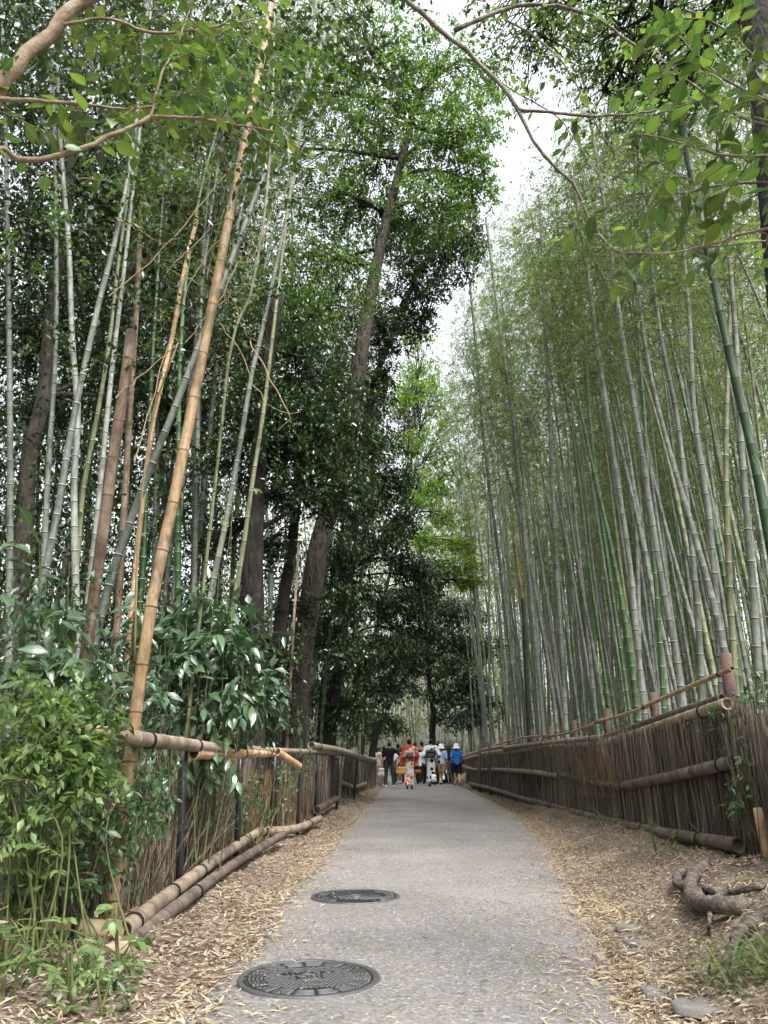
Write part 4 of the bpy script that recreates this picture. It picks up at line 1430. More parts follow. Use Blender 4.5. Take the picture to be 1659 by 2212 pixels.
tree("broadleaf_tree", "stout dark mossy trunk with glossy leaves behind the left fence", [(548, 1610), (547, 1450), (545, 1250), (553, 1080), (565, 900), (580, 760), (600, 640)],
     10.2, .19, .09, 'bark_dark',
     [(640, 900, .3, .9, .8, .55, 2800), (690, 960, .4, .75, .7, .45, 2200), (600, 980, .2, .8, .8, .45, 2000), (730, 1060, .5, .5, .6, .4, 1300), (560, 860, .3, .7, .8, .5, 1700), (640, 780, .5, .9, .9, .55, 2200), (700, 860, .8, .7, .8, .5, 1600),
      (640, 1070, .3, .55, .6, .3, 1100), (520, 760, .6, .8, .9, .6, 1600), (770, 960, 1.2, .5, .7, .5, 1200), (760, 1120, 1.2, .35, .6, .35, 600), (600, 1180, .8, .35, .4, .4, 600), (600, 1420, .6, .35, .3, .45, 600), (540, 1380, -.4, .2, .2, .5, 260), (590, 1540, .3, .35, .3, .35, 500), (660, 1330, 1.5, .25, .3, .5, 350), (500, 1000, .3, .6, .7, .4, 1000), (470, 1180, 1.2, .5, .5, .4, 700)],
     'leaf_dark', .085, .042, seed=5, limb_r=.04, group="broadleaf trees left of the path", droop=.25)
tree("broadleaf_tree", "reddish brown trunk beside the stout dark one", [(588, 1610), (600, 1400), (628, 1200), (640, 1090), (660, 940), (670, 800)],
     11.2, .12, .06, 'bark_red', [(650, 700, .3, .9, .8, .6, 1800), (720, 620, .8, .9, .9, .7, 1800), (590, 640, .2, .8, .8, .6, 1500)], 'leaf_mid', .09, .042, seed=6, limb_r=.04, group="broadleaf trees left of the path")
tree("broadleaf_tree", "grey trunk forking behind bamboo at the left edge", [(42, 1360), (50, 1162), (62, 990), (92, 870), (105, 740), (120, 600), (150, 400), (175, 200)],
     10.5, .16, .07, 'bark_grey', [(180, 620, 0, 1.0, .8, .7, 1800), (90, 500, 0, 1.0, .9, .7, 1800), (250, 760, .5, .8, .8, .55, 1500), (60, 720, .4, .8, .8, .6, 1500), (330, 850, 1.5, .9, .8, .55, 1700),
      (220, 350, .5, 1.2, .9, .8, 2200), (60, 250, .5, 1.1, .9, .8, 1900), (400, 700, 1.8, 1.0, .9, .7, 2000), (450, 480, 2, 1.1, 1, .8, 2000), (350, 560, 1.5, 1.1, .9, .7, 2000), (110, 900, .8, .7, .8, .5, 1300), (330, 250, 1.5, 1.2, 1, .8, 2000), (480, 260, 2, 1.2, 1, .9, 2000), (440, 900, 2.4, .9, .9, .6, 1500), (90, 90, 1, 1.3, 1, .9, 2200), (250, 60, 1.5, 1.3, 1, .9, 2200), (400, 100, 2, 1.3, 1.1, .9, 2200), (540, 90, 2.2, 1.3, 1.1, .9, 2200), (320, -60, 2, 1.4, 1, .9, 1800), (20, 0, 1, 1.2, 1, .9, 1500), (560, 200, 2.5, 1.2, 1.1, .9, 2000), (250, 480, 1.5, 1.1, 1, .8, 1700)],
     'leaf_dark', .095, .045, seed=7, limb_r=.045, group="broadleaf trees left of the path")
# evergreen wall left of the people
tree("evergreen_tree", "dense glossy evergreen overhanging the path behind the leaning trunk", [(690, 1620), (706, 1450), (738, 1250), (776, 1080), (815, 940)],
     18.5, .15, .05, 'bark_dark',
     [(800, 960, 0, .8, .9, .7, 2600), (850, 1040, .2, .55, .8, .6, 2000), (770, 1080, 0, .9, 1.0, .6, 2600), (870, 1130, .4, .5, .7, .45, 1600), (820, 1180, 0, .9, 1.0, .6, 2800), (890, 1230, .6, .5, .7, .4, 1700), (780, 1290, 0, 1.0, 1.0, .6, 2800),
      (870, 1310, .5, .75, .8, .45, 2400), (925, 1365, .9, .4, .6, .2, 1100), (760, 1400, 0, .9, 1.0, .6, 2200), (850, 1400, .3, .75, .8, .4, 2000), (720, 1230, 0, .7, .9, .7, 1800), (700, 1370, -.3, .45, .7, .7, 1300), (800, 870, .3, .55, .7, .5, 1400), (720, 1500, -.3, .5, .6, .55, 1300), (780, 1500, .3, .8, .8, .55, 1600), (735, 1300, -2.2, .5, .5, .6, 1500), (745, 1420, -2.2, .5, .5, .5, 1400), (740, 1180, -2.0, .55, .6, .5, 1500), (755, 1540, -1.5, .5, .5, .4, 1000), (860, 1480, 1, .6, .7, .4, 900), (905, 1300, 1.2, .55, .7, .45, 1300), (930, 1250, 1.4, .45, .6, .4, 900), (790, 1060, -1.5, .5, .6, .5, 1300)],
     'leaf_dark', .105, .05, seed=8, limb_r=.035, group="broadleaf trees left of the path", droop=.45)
tree("leaning_tree", "dark thin trunk bending right over the people with hanging leaves", [(798, 1640), (812, 1580), (832, 1535), (850, 1500), (872, 1470), (900, 1435)],
     36.0, .22, .11, 'bark_dark', [(835, 1430, 0, 1.6, 1.3, .7, 2200), (890, 1410, .3, 1.1, 1.1, .5, 1400), (790, 1560, .3, 1.0, 1.1, .8, 1500), (850, 1565, 1.5, .7, .9, .5, 800), (765, 1580, 0, .9, 1.0, .7, 1200), (860, 1380, 1, 1.3, 1.3, .8, 1800), (815, 1490, .5, .8, .8, .6, 900), (770, 1480, .5, 1.2, 1.0, .9, 1400)],
     'leaf_dark', .16, .075, seed=9, limb_r=.04, group="broadleaf trees left of the path")
tree("evergreen_tree", "dark evergreen with curved black trunk right of the people", [(938, 1625), (934, 1590), (936, 1540), (928, 1490), (925, 1440)],
     36.0, .17, .09, 'bark_dark', [(975, 1440, 0, 1.5, 1.3, .7, 2600), (1005, 1400, .5, 1.1, 1.2, .7, 1800), (960, 1500, 0, 1.2, 1.0, .6, 1900), (990, 1550, 0, 1.3, 1.1, .5, 1700), (950, 1380, 0, 1.3, 1.2, .6, 1700), (1020, 1480, .5, .9, 1, .7, 1300), (950, 1320, 0, 1.5, 1.3, .8, 2200), (1000, 1330, .5, 1.4, 1.3, .8, 2000), (1040, 1400, 1, 1.2, 1.2, .9, 1700), (920, 1290, .5, 1.2, 1.2, .7, 1500), (905, 1440, .5, .8, .9, .6, 900), (1050, 1530, .8, 1.0, 1, .8, 1300)],
     'leaf_dark', .15, .07, seed=10, limb_r=.05, group="dark trees near the far end")
tree("maple_tree", "light green maple spreading fans of leaves over the far path", [(775, 1640), (790, 1500), (815, 1350), (845, 1230), (875, 1120)],
     27.0, .12, .05, 'bark_dark', [(905, 800, 1, .9, .9, .7, 1200), (935, 850, 1.2, .9, .9, .7, 1200), (880, 850, .6, .9, .9, .7, 1300), (900, 740, .8, .7, .8, .6, 800), (970, 900, 2, .9, .9, .7, 1000), (930, 960, 1, 1.1, 1.1, .9, 1700), (905, 900, 1, .9, 1, .8, 1300), (960, 1020, 1.5, 1.1, 1, .7, 1600), (890, 1040, .5, 1.0, 1, .7, 1500), (960, 1120, .8, 1.0, .9, .5, 1300), (1005, 1180, .8, .8, .8, .35, 900), (930, 1170, 0, 1.2, 1.0, .38, 1900), (985, 1225, .3, 1.1, .9, .34, 1700), (900, 1080, 0, .9, .9, .35, 1400), (880, 960, .5, .9, .9, .5, 1500), (940, 1060, .8, .9, .9, .35, 1200), (1020, 1260, .6, .7, .7, .15, 800), (860, 880, .6, .9, .9, .6, 1500), (900, 830, 1, .8, .8, .6, 1100)],
     'leaf_maple', .11, .055, seed=11, limb_r=.03, droop=.15)

# tree above the upper right: smaller leaves behind the big ones
tree("broadleaf_tree", "dark trunked tree at the right edge with leafy crown over the path", [(1880, 1830), (1830, 1500), (1770, 1100), (1715, 740), (1680, 450), (1648, 150), (1625, -60), (1590, -300)],
     5.0, .16, .12, 'bark_dark', [(1300, 90, 2.0, .9, .8, .5, 1500), (1400, 40, 1.6, .9, .8, .5, 1500), (1220, 40, 2.5, .9, .9, .45, 1300), (1480, 120, 1.5, .8, .8, .5, 1300), (1150, 90, 2.8, .8, .9, .4, 900), (1340, 190, 2.2, .6, .7, .35, 800), (1560, 60, 1.0, .8, .8, .5, 1100), (1450, 230, 1.6, .5, .6, .3, 600), (1100, -20, 3, 1.0, 1, .5, 1000)],
     'leaf_mid', .06, .032, seed=12, limb_r=.028)

# evergreen leaf masses filling the depth of the left wood
grove_mass("evergreen_undergrowth", "dark evergreen undergrowth filling the depth of the left wood", 0, 46000, (-13, -3.4, 13, 32), 21, mat='leaf_dark', zleaf=(.3, 13), L=(.11, .19), W=(.05, .085))
grove_mass("evergreen_canopy", "dark evergreen canopy above the left bamboo stems", 0, 48000, (-11, -3.0, 4.5, 15), 25, mat='leaf_dark', zleaf=(7, 14), L=(.09, .15), W=(.04, .065), sig=.6)
grove_mass("evergreen_canopy", "dark evergreen wall at the far left of the picture", 0, 26000, (-12, -6.0, 5, 13), 26, mat='leaf_dark', zleaf=(.2, 9), L=(.10, .16), W=(.045, .07), sig=.6)  # added leaf mass that shades the left stems from the open sky
grove_mass("evergreen_undergrowth", "low dark bushes right behind the left fence", 0, 6000, (-4.6, -2.5, 5.2, 15), 22, mat='leaf_vine', zleaf=(.1, 1.1), L=(.06, .11), W=(.028, .05), sig=.35)
grove_mass("evergreen_undergrowth", "dark leafy thicket standing between the left bamboo stems", 0, 16000, (-9, -3.0, 9.5, 15), 23, mat='leaf_dark', zleaf=(.3, 6.5), L=(.08, .13), W=(.04, .06), sig=.5)
grove_mass("undergrowth", "pale leafy thicket at the foot of the far end grove", 0, 16000, (-14, 20, 50, 62), 24, zleaf=(.2, 9), L=(.2, .36), W=(.05, .08))

grove_mass("evergreen_undergrowth", "dark evergreen thicket behind the leaning left trunk", 0, 13000, (-3.6, -1.9, 16.5, 30), 27, mat='leaf_dark', zleaf=(.2, 7), L=(.10, .15), W=(.045, .07), sig=.4)

grove_mass("undergrowth", "green leafy thicket between the stems of the right grove", 160, 26000, (6.5, 13, 14, 48), 28, mat='leaf_bamboo', zleaf=(.2, 8), L=(.12, .22), W=(.03, .05))
grove_mass("undergrowth", "yellow green leaves glowing beyond the people", 0, 16000, (-4, 8, 46, 56), 29, zleaf=(1.5, 15), L=(.18, .32), W=(.045, .075))
# ================================================================== FOREGROUND BRANCHES AND SHRUBS WITH LARGE LEAVES
def leaf_mesh(name, mat, prof, fold=.18, curl=.25, wave=.0, seed=0):
    """one shaped leaf of unit length along +X, with midrib fold, curl and uneven edge"""
    g = np.random.default_rng(seed)
    t = np.array([p[0] for p in prof]); w = np.array([p[1] for p in prof])
    n = len(t)
    zc = -curl * t ** 2
    rows = []
    for k in range(n):
        j = wave * g.normal()
        rows += [(t[k] - .02 * w[k], w[k], zc[k] + fold * w[k] + j), (t[k], 0, zc[k]), (t[k] - .02 * w[k], -w[k], zc[k] + fold * w[k] - j)]
    F = []
    for k in range(n - 1):
        a, b = 3 * k, 3 * k + 3
        F += [(a + 1, b + 1, b, a), (a + 2, b + 2, b + 1, a + 1)]
    me = mesh_np(name, np.array(rows), [np.array(F)], [mat], smooth=True)
    a = me.attributes.new("lp", 'FLOAT_VECTOR', 'POINT')
    a.data.foreach_set("vector", np.array(rows, np.float32).ravel())
    return me


OVATE = [(0, .004), (.06, .07), (.2, .2), (.38, .265), (.55, .25), (.72, .17), (.86, .08), (1, .003)]
ELLIP = [(0, .004), (.08, .05), (.25, .13), (.45, .165), (.62, .15), (.8, .09), (.92, .035), (1, .003)]
LANCE = [(0, .004), (.08, .03), (.25, .085), (.45, .10), (.65, .08), (.85, .035), (1, .003)]
HEART = [(0, .01), (.04, .16), (.15, .3), (.32, .35), (.5, .3), (.7, .19), (.87, .08), (1, .003)]
BLADE = [(0, .012), (.2, .02), (.5, .018), (.8, .01), (1, .001)]
LM = {
    'ovate': [leaf_mesh("leaf", 'leaf_big', OVATE, .22, c, .01, i) for i, c in enumerate((.1, .25, .4, -.05))],
    'ellip': [leaf_mesh("leaf", 'leaf_shrub', ELLIP, .25, c, .012, i) for i, c in enumerate((.15, .3, .45, .05))],
    'aucuba': [leaf_mesh("leaf", 'leaf_shrub', ELLIP, .2, c, .03, i + 9) for i, c in enumerate((.2, .35, .5))],
    'lime': [leaf_mesh("leaf", 'leaf_lime', ELLIP, .12, c, .01, i) for i, c in enumerate((.05, .2, .3))],
    'vine': [leaf_mesh("leaf", 'leaf_vine', ELLIP, .3, c, .012, i) for i, c in enumerate((.2, .4, .1))],
    'heart': [leaf_mesh("leaf", 'leaf_lime', HEART, .12, c, .02, i) for i, c in enumerate((.1, .25, .3))],
    'blade': [leaf_mesh("leaf", 'leaf_grass', BLADE, .3, c, .0, i) for i, c in enumerate((.3, .6, .9))],
    'bambooleaf': [leaf_mesh("leaf", 'leaf_lime', LANCE, .15, c, .0, i) for i, c in enumerate((.15, .3))],
}


LQ = {}                                              # leaves waiting to be hung on their plant
LFACES = {}


def place_leaf(parent, kind, pos, d, n, L, o):
    d = Vector(d).normalized()
    n = Vector(n)
    s = n.cross(d)
    if s.length < 1e-4:
        s = Vector((1, 0, 0)).cross(d)
    s.normalize()
    n2 = d.cross(s)
    m = Matrix((d, s, n2)).transposed().to_4x4()
    vi = int(rng.integers(0, len(LM[kind])))
    p = np.asarray(pos, float)
    px, py = project(p)
    w = L / max(np.linalg.norm(p - [0, 0, CAM_Z]), .3) * (1 if -30 < px < 1690 and -30 < py < 2240 else .05)
    LQ.setdefault(parent.name, []).append((w, kind, vi, Matrix.Translation(Vector(p - o)) @ m @ Matrix.Diagonal((float(L), float(L) * rng.uniform(.72, 1.2), float(L) * rng.uniform(.5, 1.6), 1))))


def hang_leaves(parent, limit=260):
    """the leaves that show largest become parts of their own, the rest one joined part"""
    q = sorted(LQ.pop(parent.name, []), key=lambda a: -a[0])
    for w, kind, vi, m in q[:limit]:
        lo = bpy.data.objects.new("leaf", LM[kind][vi])
        COL.objects.link(lo)
        lo.parent = parent
        lo.matrix_local = m
    if q[limit:]:
        mb, lp = MB(), []
        for w, kind, vi, m in q[limit:]:
            me = LM[kind][vi]
            if me.name not in LFACES:
                v = np.empty(len(me.vertices) * 3, np.float32)
                me.vertices.foreach_get("co", v)
                LFACES[me.name] = (v.reshape(-1, 3), np.array([list(f.vertices) for f in me.polygons]))
            v, f = LFACES[me.name]
            mm = np.array(m)
            mb.add(v @ mm[:3, :3].T + mm[:3, 3], f)
            lp.append(v)
        ob = obj("leaves", mb.mesh("leaves", [LM[kind][0].materials[0]], True), parent)
        ob["kind"] = "stuff"
        a = ob.data.attributes.new("lp", 'FLOAT_VECTOR', 'POINT')
        a.data.foreach_set("vector", np.concatenate(lp).astype(np.float32).ravel())


def branch(parent, pts, r0, r1, mat, o, name="branch", n=26, sides=9):
    sp = spline(pts, n)
    sp[1:-1] += rng.normal(0, r0 * .18, (n - 2, 3))
    rr = np.linspace(r0, r1, n) * (1 + rng.normal(0, .05, n))
    obj(name, tubes(sp - o, rr, sides).mesh(name, [mat], True), parent)
    return sp


def twig_leaves(parent, start, d0, ln, nl, kind, L, o, tm, droop=.5, alt=True, face=None):
    """a twig with alternate leaves; returns its polyline (the twig geometry goes into tm)"""
    k = 7
    d = unit(d0)
    p = np.asarray(start, float)
    P = [p]
    for i in range(k - 1):
        d = unit(d + np.array([0, 0, -.12 * droop]) + rng.normal(0, .13, 3))
        p = p + d * ln / (k - 1)
        P.append(p)
    P = np.array(P)
    tubes(P - o, np.linspace(.0035, .0014, k), 5, False, 0, tm)
    for i in range(nl):
        u = .12 + .88 * (i + rng.uniform(0, .5)) / nl
        q = np.array([np.interp(u, np.linspace(0, 1, k), P[:, j]) for j in range(3)])
        T = unit(P[min(k - 1, int(u * (k - 1)) + 1)] - P[int(min(u, .99) * (k - 1))])
        side = unit(np.cross(T, [0, 0, 1.0])) * (1 if (i % 2) else -1)
        ld = T * rng.uniform(.4, .8) + side * rng.uniform(.5, 1.0) + np.array([0, 0, -droop * rng.uniform(.1, .9)])
        nn = np.array([0, 0, 1.0]) + rng.normal(0, .35, 3) + (np.array(face) if face is not None else 0)
        place_leaf(parent, kind, q, ld, nn, L * rng.uniform(.65, 1.2), o)
    return P


def small_leaves(parent, C, rad, n, L, W, mat, o, name="small_leaves", spray=10, droop=.35, g=None):
    Cl, Dl, Nl, Ll, Wl, _, _ = clump(C, rad, n, L, W, spray, droop, g or rng)
    V, F = leaf_arrays(Cl - o, Dl, Nl, Ll, Wl)
    ob = obj(name, mesh_np(name, V, [F], [mat]), parent)
    ob["kind"] = "stuff"
    return ob


# ---- tree standing just outside the left edge, its branches reach over the path
A0 = np.array([-2.75, 2.35, float(ground(-2.75, 2.35)) - .05])
TA = thing("overhanging_tree", "broad leaved tree whose tan branches reach in from the upper left", "tree", A0)
tr = spline([A0, A0 + [.05, .1, 1.2], A0 + [.1, .1, 2.4], A0 + [.35, .2, 3.6], A0 + [.5, .4, 5.0], A0 + [.9, .7, 6.2]], 30)
obj("trunk", tubes(tr - A0, np.linspace(.13, .06, 30), 12).mesh("trunk", ['branch'], True), TA)
b1 = branch(TA, [tr[13], at(-60, 260, 2.9), at(0, 185, 2.95), at(60, 120, 3.0), at(120, 58, 3.05), at(200, -5, 3.1), at(330, -60, 3.2)], .05, .03, 'branch_tan', A0, sides=12)
b2 = branch(TA, [tr[11], at(-50, 345, 2.7), at(20, 348, 2.75), at(90, 344, 2.8), at(180, 322, 2.85), at(260, 285, 2.95), at(325, 252, 3.0)], .022, .010, 'branch_tan', A0)
b3 = branch(TA, [at(325, 252, 3.0), at(420, 255, 3.1), at(500, 268, 3.2), at(570, 280, 3.3), at(615, 290, 3.4)], .009, .004, 'branch_tan', A0)
b4 = branch(TA, [at(-10, 215, 2.9), at(80, 218, 2.95), at(170, 225, 3.0), at(300, 235, 3.1), at(400, 200, 3.15)], .011, .004, 'branch_tan', A0)
b5 = branch(TA, [at(325, 255, 3.0), at(350, 160, 3.05), at(385, 90, 3.1), at(410, 20, 3.15)], .007, .003, 'branch_tan', A0)
b6 = branch(TA, [at(120, 58, 3.05), at(230, 40, 3.1), at(330, 70, 3.2), at(450, 60, 3.3), at(560, 40, 3.4)], .01, .004, 'branch_tan', A0)
# the long limb that crosses above the frame and comes down in the middle
top = tr[27]
b7 = branch(TA, [top, at(560, -330, 4.0), at(780, -130, 4.2), at(880, 0, 4.3), at(985, 92, 4.35), at(1062, 160, 4.4), at(1100, 208, 4.4), at(1122, 245, 4.42), at(1165, 325, 4.45), at(1215, 385, 4.5), at(1242, 402, 4.5), at(1268, 470, 4.5), at(1292, 505, 4.5)], .036, .009, 'branch', A0, n=44)
b8 = branch(TA, [at(982, 66, 4.35), at(1040, 40, 4.35), at(1110, 15, 4.4), at(1190, 12, 4.4), at(1275, 32, 4.4), at(1345, 78, 4.4), at(1400, 120, 4.4)], .019, .008, 'branch', A0)
b9 = branch(TA, [at(1120, 238, 4.42), at(1180, 242, 4.4), at(1270, 250, 4.4), at(1380, 245, 4.35), at(1460, 226, 4.3), at(1530, 210, 4.3)], .013, .006, 'branch', A0)
b10 = branch(TA, [at(1090, 42, 4.4), at(1150, 75, 4.4), at(1215, 135, 4.42), at(1262, 215, 4.45), at(1300, 290, 4.45), at(1345, 340, 4.45), at(1400, 362, 4.45)], .008, .004, 'branch', A0)
b11 = branch(TA, [at(1045, 148, 4.4), at(1100, 190, 4.4), at(1200, 250, 4.4), at(1240, 300, 4.4), at(1290, 370, 4.4), at(1330, 430, 4.4)], .006, .003, 'branch', A0)
b12 = branch(TA, [at(1292, 505, 4.5), at(1340, 545, 4.4), at(1430, 548, 4.3), at(1520, 535, 4.2), at(1660, 520, 4.1)], .008, .005, 'branch', A0)
b13 = branch(TA, [at(1400, 120, 4.4), at(1450, 60, 4.3), at(1500, 20, 4.3)], .006, .003, 'branch', A0)
tm = MB()
for sp, kn, ln, L, nl, dr in ((b1, 15, .42, .095, 7, .5), (b2, 10, .28, .10, 4, .4), (b3, 13, .30, .08, 5, .5), (b4, 13, .34, .095, 5, .5), (b5, 10, .34, .10, 5, .4), (b6, 17, .44, .085, 8, .5)):
    for i in np.linspace(7, len(sp) - 1, kn).astype(int):
        twig_leaves(TA, sp[i], rng.normal(0, 1, 3) * [1, .7, .6] + [.5, .15, .05], ln * rng.uniform(.6, 1.2), nl, 'ovate', L, A0, tm, dr)
setp(obj("twigs", tm.mesh("twigs", ['branch_tan']), TA), kind="stuff")
hang_leaves(TA)
for c, rr, n in ((at(420, 150, 4.6), (.8, .5, .5), 500), (at(620, 90, 5.0), (.9, .6, .5), 600), (at(200, 120, 4.2), (.8, .5, .5), 420), (at(700, 240, 5.2), (.7, .5, .35), 360), (at(560, 330, 4.6), (.4, .4, .2), 120), (at(880, 60, 5.2), (.8, .6, .4), 320), (at(300, 330, 4.4), (.5, .4, .3), 160)):
    small_leaves(TA, c, rr, n, .075, .042, 'leaf_mid' if n in (500, 360, 160) else 'leaf_dark', A0)
for c, rr, n in ((at(120, 520, 5.2), (.6, .3, .35), 150), (at(230, 430, 5.4), (.6, .3, .3), 150), (at(330, 620, 5.6), (.6, .3, .3), 130), (at(430, 540, 5.8), (.6, .3, .35), 140), (at(540, 640, 6.2), (.5, .3, .4), 130), (at(80, 700, 5.2), (.5, .3, .35), 120), (at(260, 780, 5.8), (.5, .3, .3), 110), (at(470, 350, 5.5), (.6, .3, .3), 160), (at(640, 460, 6.2), (.5, .3, .4), 140)):
    small_leaves(TA, c, rr, n, .062, .034, 'leaf_dark' if n != 150 else 'leaf_mid', A0)
# crown above and behind the camera, out of view, added for its shade
for c, rr, n in ((A0 + [1.0, -1.2, 5.2], (1.6, 1.6, .9), 2200), (A0 + [2.6, -.6, 5.8], (1.6, 1.6, .8), 2000), (A0 + [-.8, .3, 4.8], (1.4, 1.4, 1.0), 1800)):
    small_leaves(TA, c, rr, n, .085, .045, 'leaf_mid', A0)

# ---- tree at the right edge: big leaves hanging in the upper right corner
B0 = np.array([2.55, 2.6, float(ground(2.55, 2.6)) - .05])
TB = thing("overhanging_tree", "broad leaved tree whose big light green leaves hang in from the upper right", "tree", B0)
trb = spline([B0, B0 + [.05, .05, 1.2], B0 + [-.02, .1, 2.6], B0 + [-.15, .25, 4.2]], 24)
obj("trunk", tubes(trb - B0, np.linspace(.07, .035, 24), 10).mesh("trunk", ['bark_grey'], True), TB)
c1 = branch(TB, [trb[12], at(1720, 420, 3.0), at(1640, 395, 3.05), at(1560, 400, 3.1), at(1480, 415, 3.15), at(1400, 420, 3.2), at(1340, 440, 3.25)], .014, .004, 'branch', B0)
c2 = branch(TB, [trb[14], at(1720, 300, 3.0), at(1640, 270, 3.05), at(1560, 230, 3.1), at(1480, 170, 3.2), at(1420, 120, 3.25)], .014, .004, 'branch', B0)
c3 = branch(TB, [trb[11], at(1720, 520, 2.9), at(1640, 500, 3.0), at(1560, 520, 3.05), at(1460, 545, 3.15), at(1340, 548, 3.3)], .012, .004, 'branch_tan', B0)
c4 = branch(TB, [trb[16], at(1720, 180, 3.0), at(1640, 130, 3.1), at(1560, 60, 3.2), at(1480, 20, 3.3)], .012, .004, 'branch', B0)
c5 = branch(TB, [trb[15], at(1700, 240, 2.7), at(1620, 200, 2.75), at(1540, 150, 2.8), at(1450, 60, 2.9)], .012, .004, 'branch', B0)
c6 = branch(TB, [trb[13], at(1700, 360, 2.6), at(1620, 340, 2.65), at(1540, 330, 2.7), at(1440, 300, 2.8), at(1380, 290, 2.9)], .012, .004, 'branch', B0)
tmb = MB()
for sp, kn, ln, L, nl, dr in ((c5, 14, .36, .10, 6, .5), (c6, 14, .38, .115, 5, .5), (c1, 17, .36, .13, 5, .55), (c2, 16, .38, .115, 5, .5), (c3, 12, .3, .11, 4, .5), (c4, 16, .38, .10, 7, .5), (b9, 12, .32, .085, 5, .5), (b8, 13, .34, .075, 6, .5), (b12, 9, .3, .09, 4, .5), (b10, 10, .32, .075, 5, .5), (b11, 8, .3, .075, 5, .5)):
    for i in np.linspace(8, len(sp) - 1, kn).astype(int):
        twig_leaves(TB, sp[i], rng.normal(0, 1, 3) * [1, .6, .6] + [-.5, .1, 0], ln * rng.uniform(.6, 1.2), nl, 'ovate', L, B0, tmb, dr)
setp(obj("twigs", tmb.mesh("twigs", ['branch']), TB), kind="stuff")
hang_leaves(TB)
for c, rr, n in ((B0 + [-.2, -.8, 4.4], (1.2, 1.3, .8), 1500), (B0 + [-1.2, -1.2, 5.0], (1.4, 1.3, .7), 1500)):
    small_leaves(TB, c, rr, n, .085, .045, 'leaf_mid', B0)

# dry twigs criss-crossing in front of the left stems
DT = thing("dead_branch", "bare tan twigs of a dead branch caught across the left bamboo stems", "branch", at(290, 1430, 6.3))
dtb = MB()
o = np.asarray(DT.location)
for ps, r in (([(455, 680), (520, 560), (545, 560), (600, 420)], .006), ([(235, 640), (330, 560), (430, 450), (545, 300)], .007), ([(175, 385), (260, 395), (290, 400)], .005), ([(250, 470), (340, 520), (360, 525)], .004),
              ([(400, 740), (470, 660), (540, 610)], .005), ([(250, 860), (330, 790), (385, 740)], .007), ([(540, 737), (590, 830), (625, 900), (600, 930)], .007), ([(290, 1000), (370, 720), (440, 560), (560, 440)], .006),
              ([(360, 590), (450, 500), (570, 430)], .005), ([(480, 700), (520, 760), (560, 850), (600, 890), (650, 890)], .005), ([(330, 560), (440, 620), (560, 640)], .004), ([(430, 560), (500, 640), (530, 720), (590, 760)], .004)):
    sp = spline([at(x, y, 5.6 + .05 * i) for i, (x, y) in enumerate(ps)], 14)
    sp[1:-1] += rng.normal(0, .008, (12, 3))
    obj("twig", tubes(sp - o, np.linspace(r, r * .5, 14), 5, False).mesh("twig", ['twig_dry'], True), DT)
obj("stem", tubes(spline([at(290, 1430, 6.3), at(300, 1150, 6.1), at(330, 900, 5.9), at(385, 740, 5.6)], 12) - o, np.linspace(.012, .007, 12), 6, True).mesh("stem", ['twig_dry'], True), DT)


# ---- shrubs
def shrub(name, label, cat, base_px, Y, stems, kind, L, twl, nl, stem_mat='twig_green', droop=.4, face=(0, -.45, 0), group=None, fill=None, spread=.06):
    b = at(*base_px, Y)
    b[2] = float(ground(b[0], b[1])) - .03
    T = thing(name, label, cat, b, group)
    tm_, sm = MB(), MB()
    for (px, py, dy, k) in stems:
        e = at(px, py, Y + dy)
        q = b + np.array([(e[0] - b[0]) * min(1, spread * 2.2) + rng.normal(0, spread), rng.normal(0, spread * .4), 0])
        q[2] = float(ground(q[0], q[1])) - .03
        sp = spline([q, (q * .45 + e * .55) + np.array([0, 0, .10]) + rng.normal(0, .06, 3), e + rng.normal(0, .02, 3)], 12)
        obj("stem", tubes(sp - b, np.linspace(.007, .0025, 12), 6, False).mesh("stem", [stem_mat], True), T)
        for i in range(k):
            s = sp[rng.integers(6, 12)]
            twig_leaves(T, s, rng.normal(0, 1, 3) * [1, .7, .5] + [0, -.25, .1], twl * rng.uniform(.6, 1.2), nl, kind, L, b, tm_, droop, face=face)
    setp(obj("twigs", tm_.mesh("twigs", [stem_mat], True), T), kind="stuff")
    hang_leaves(T)
    for f in (fill or ()):
        small_leaves(T, at(f[0], f[1], Y + f[2]), f[3], f[4], f[5], f[6], f[7], b)
    return T


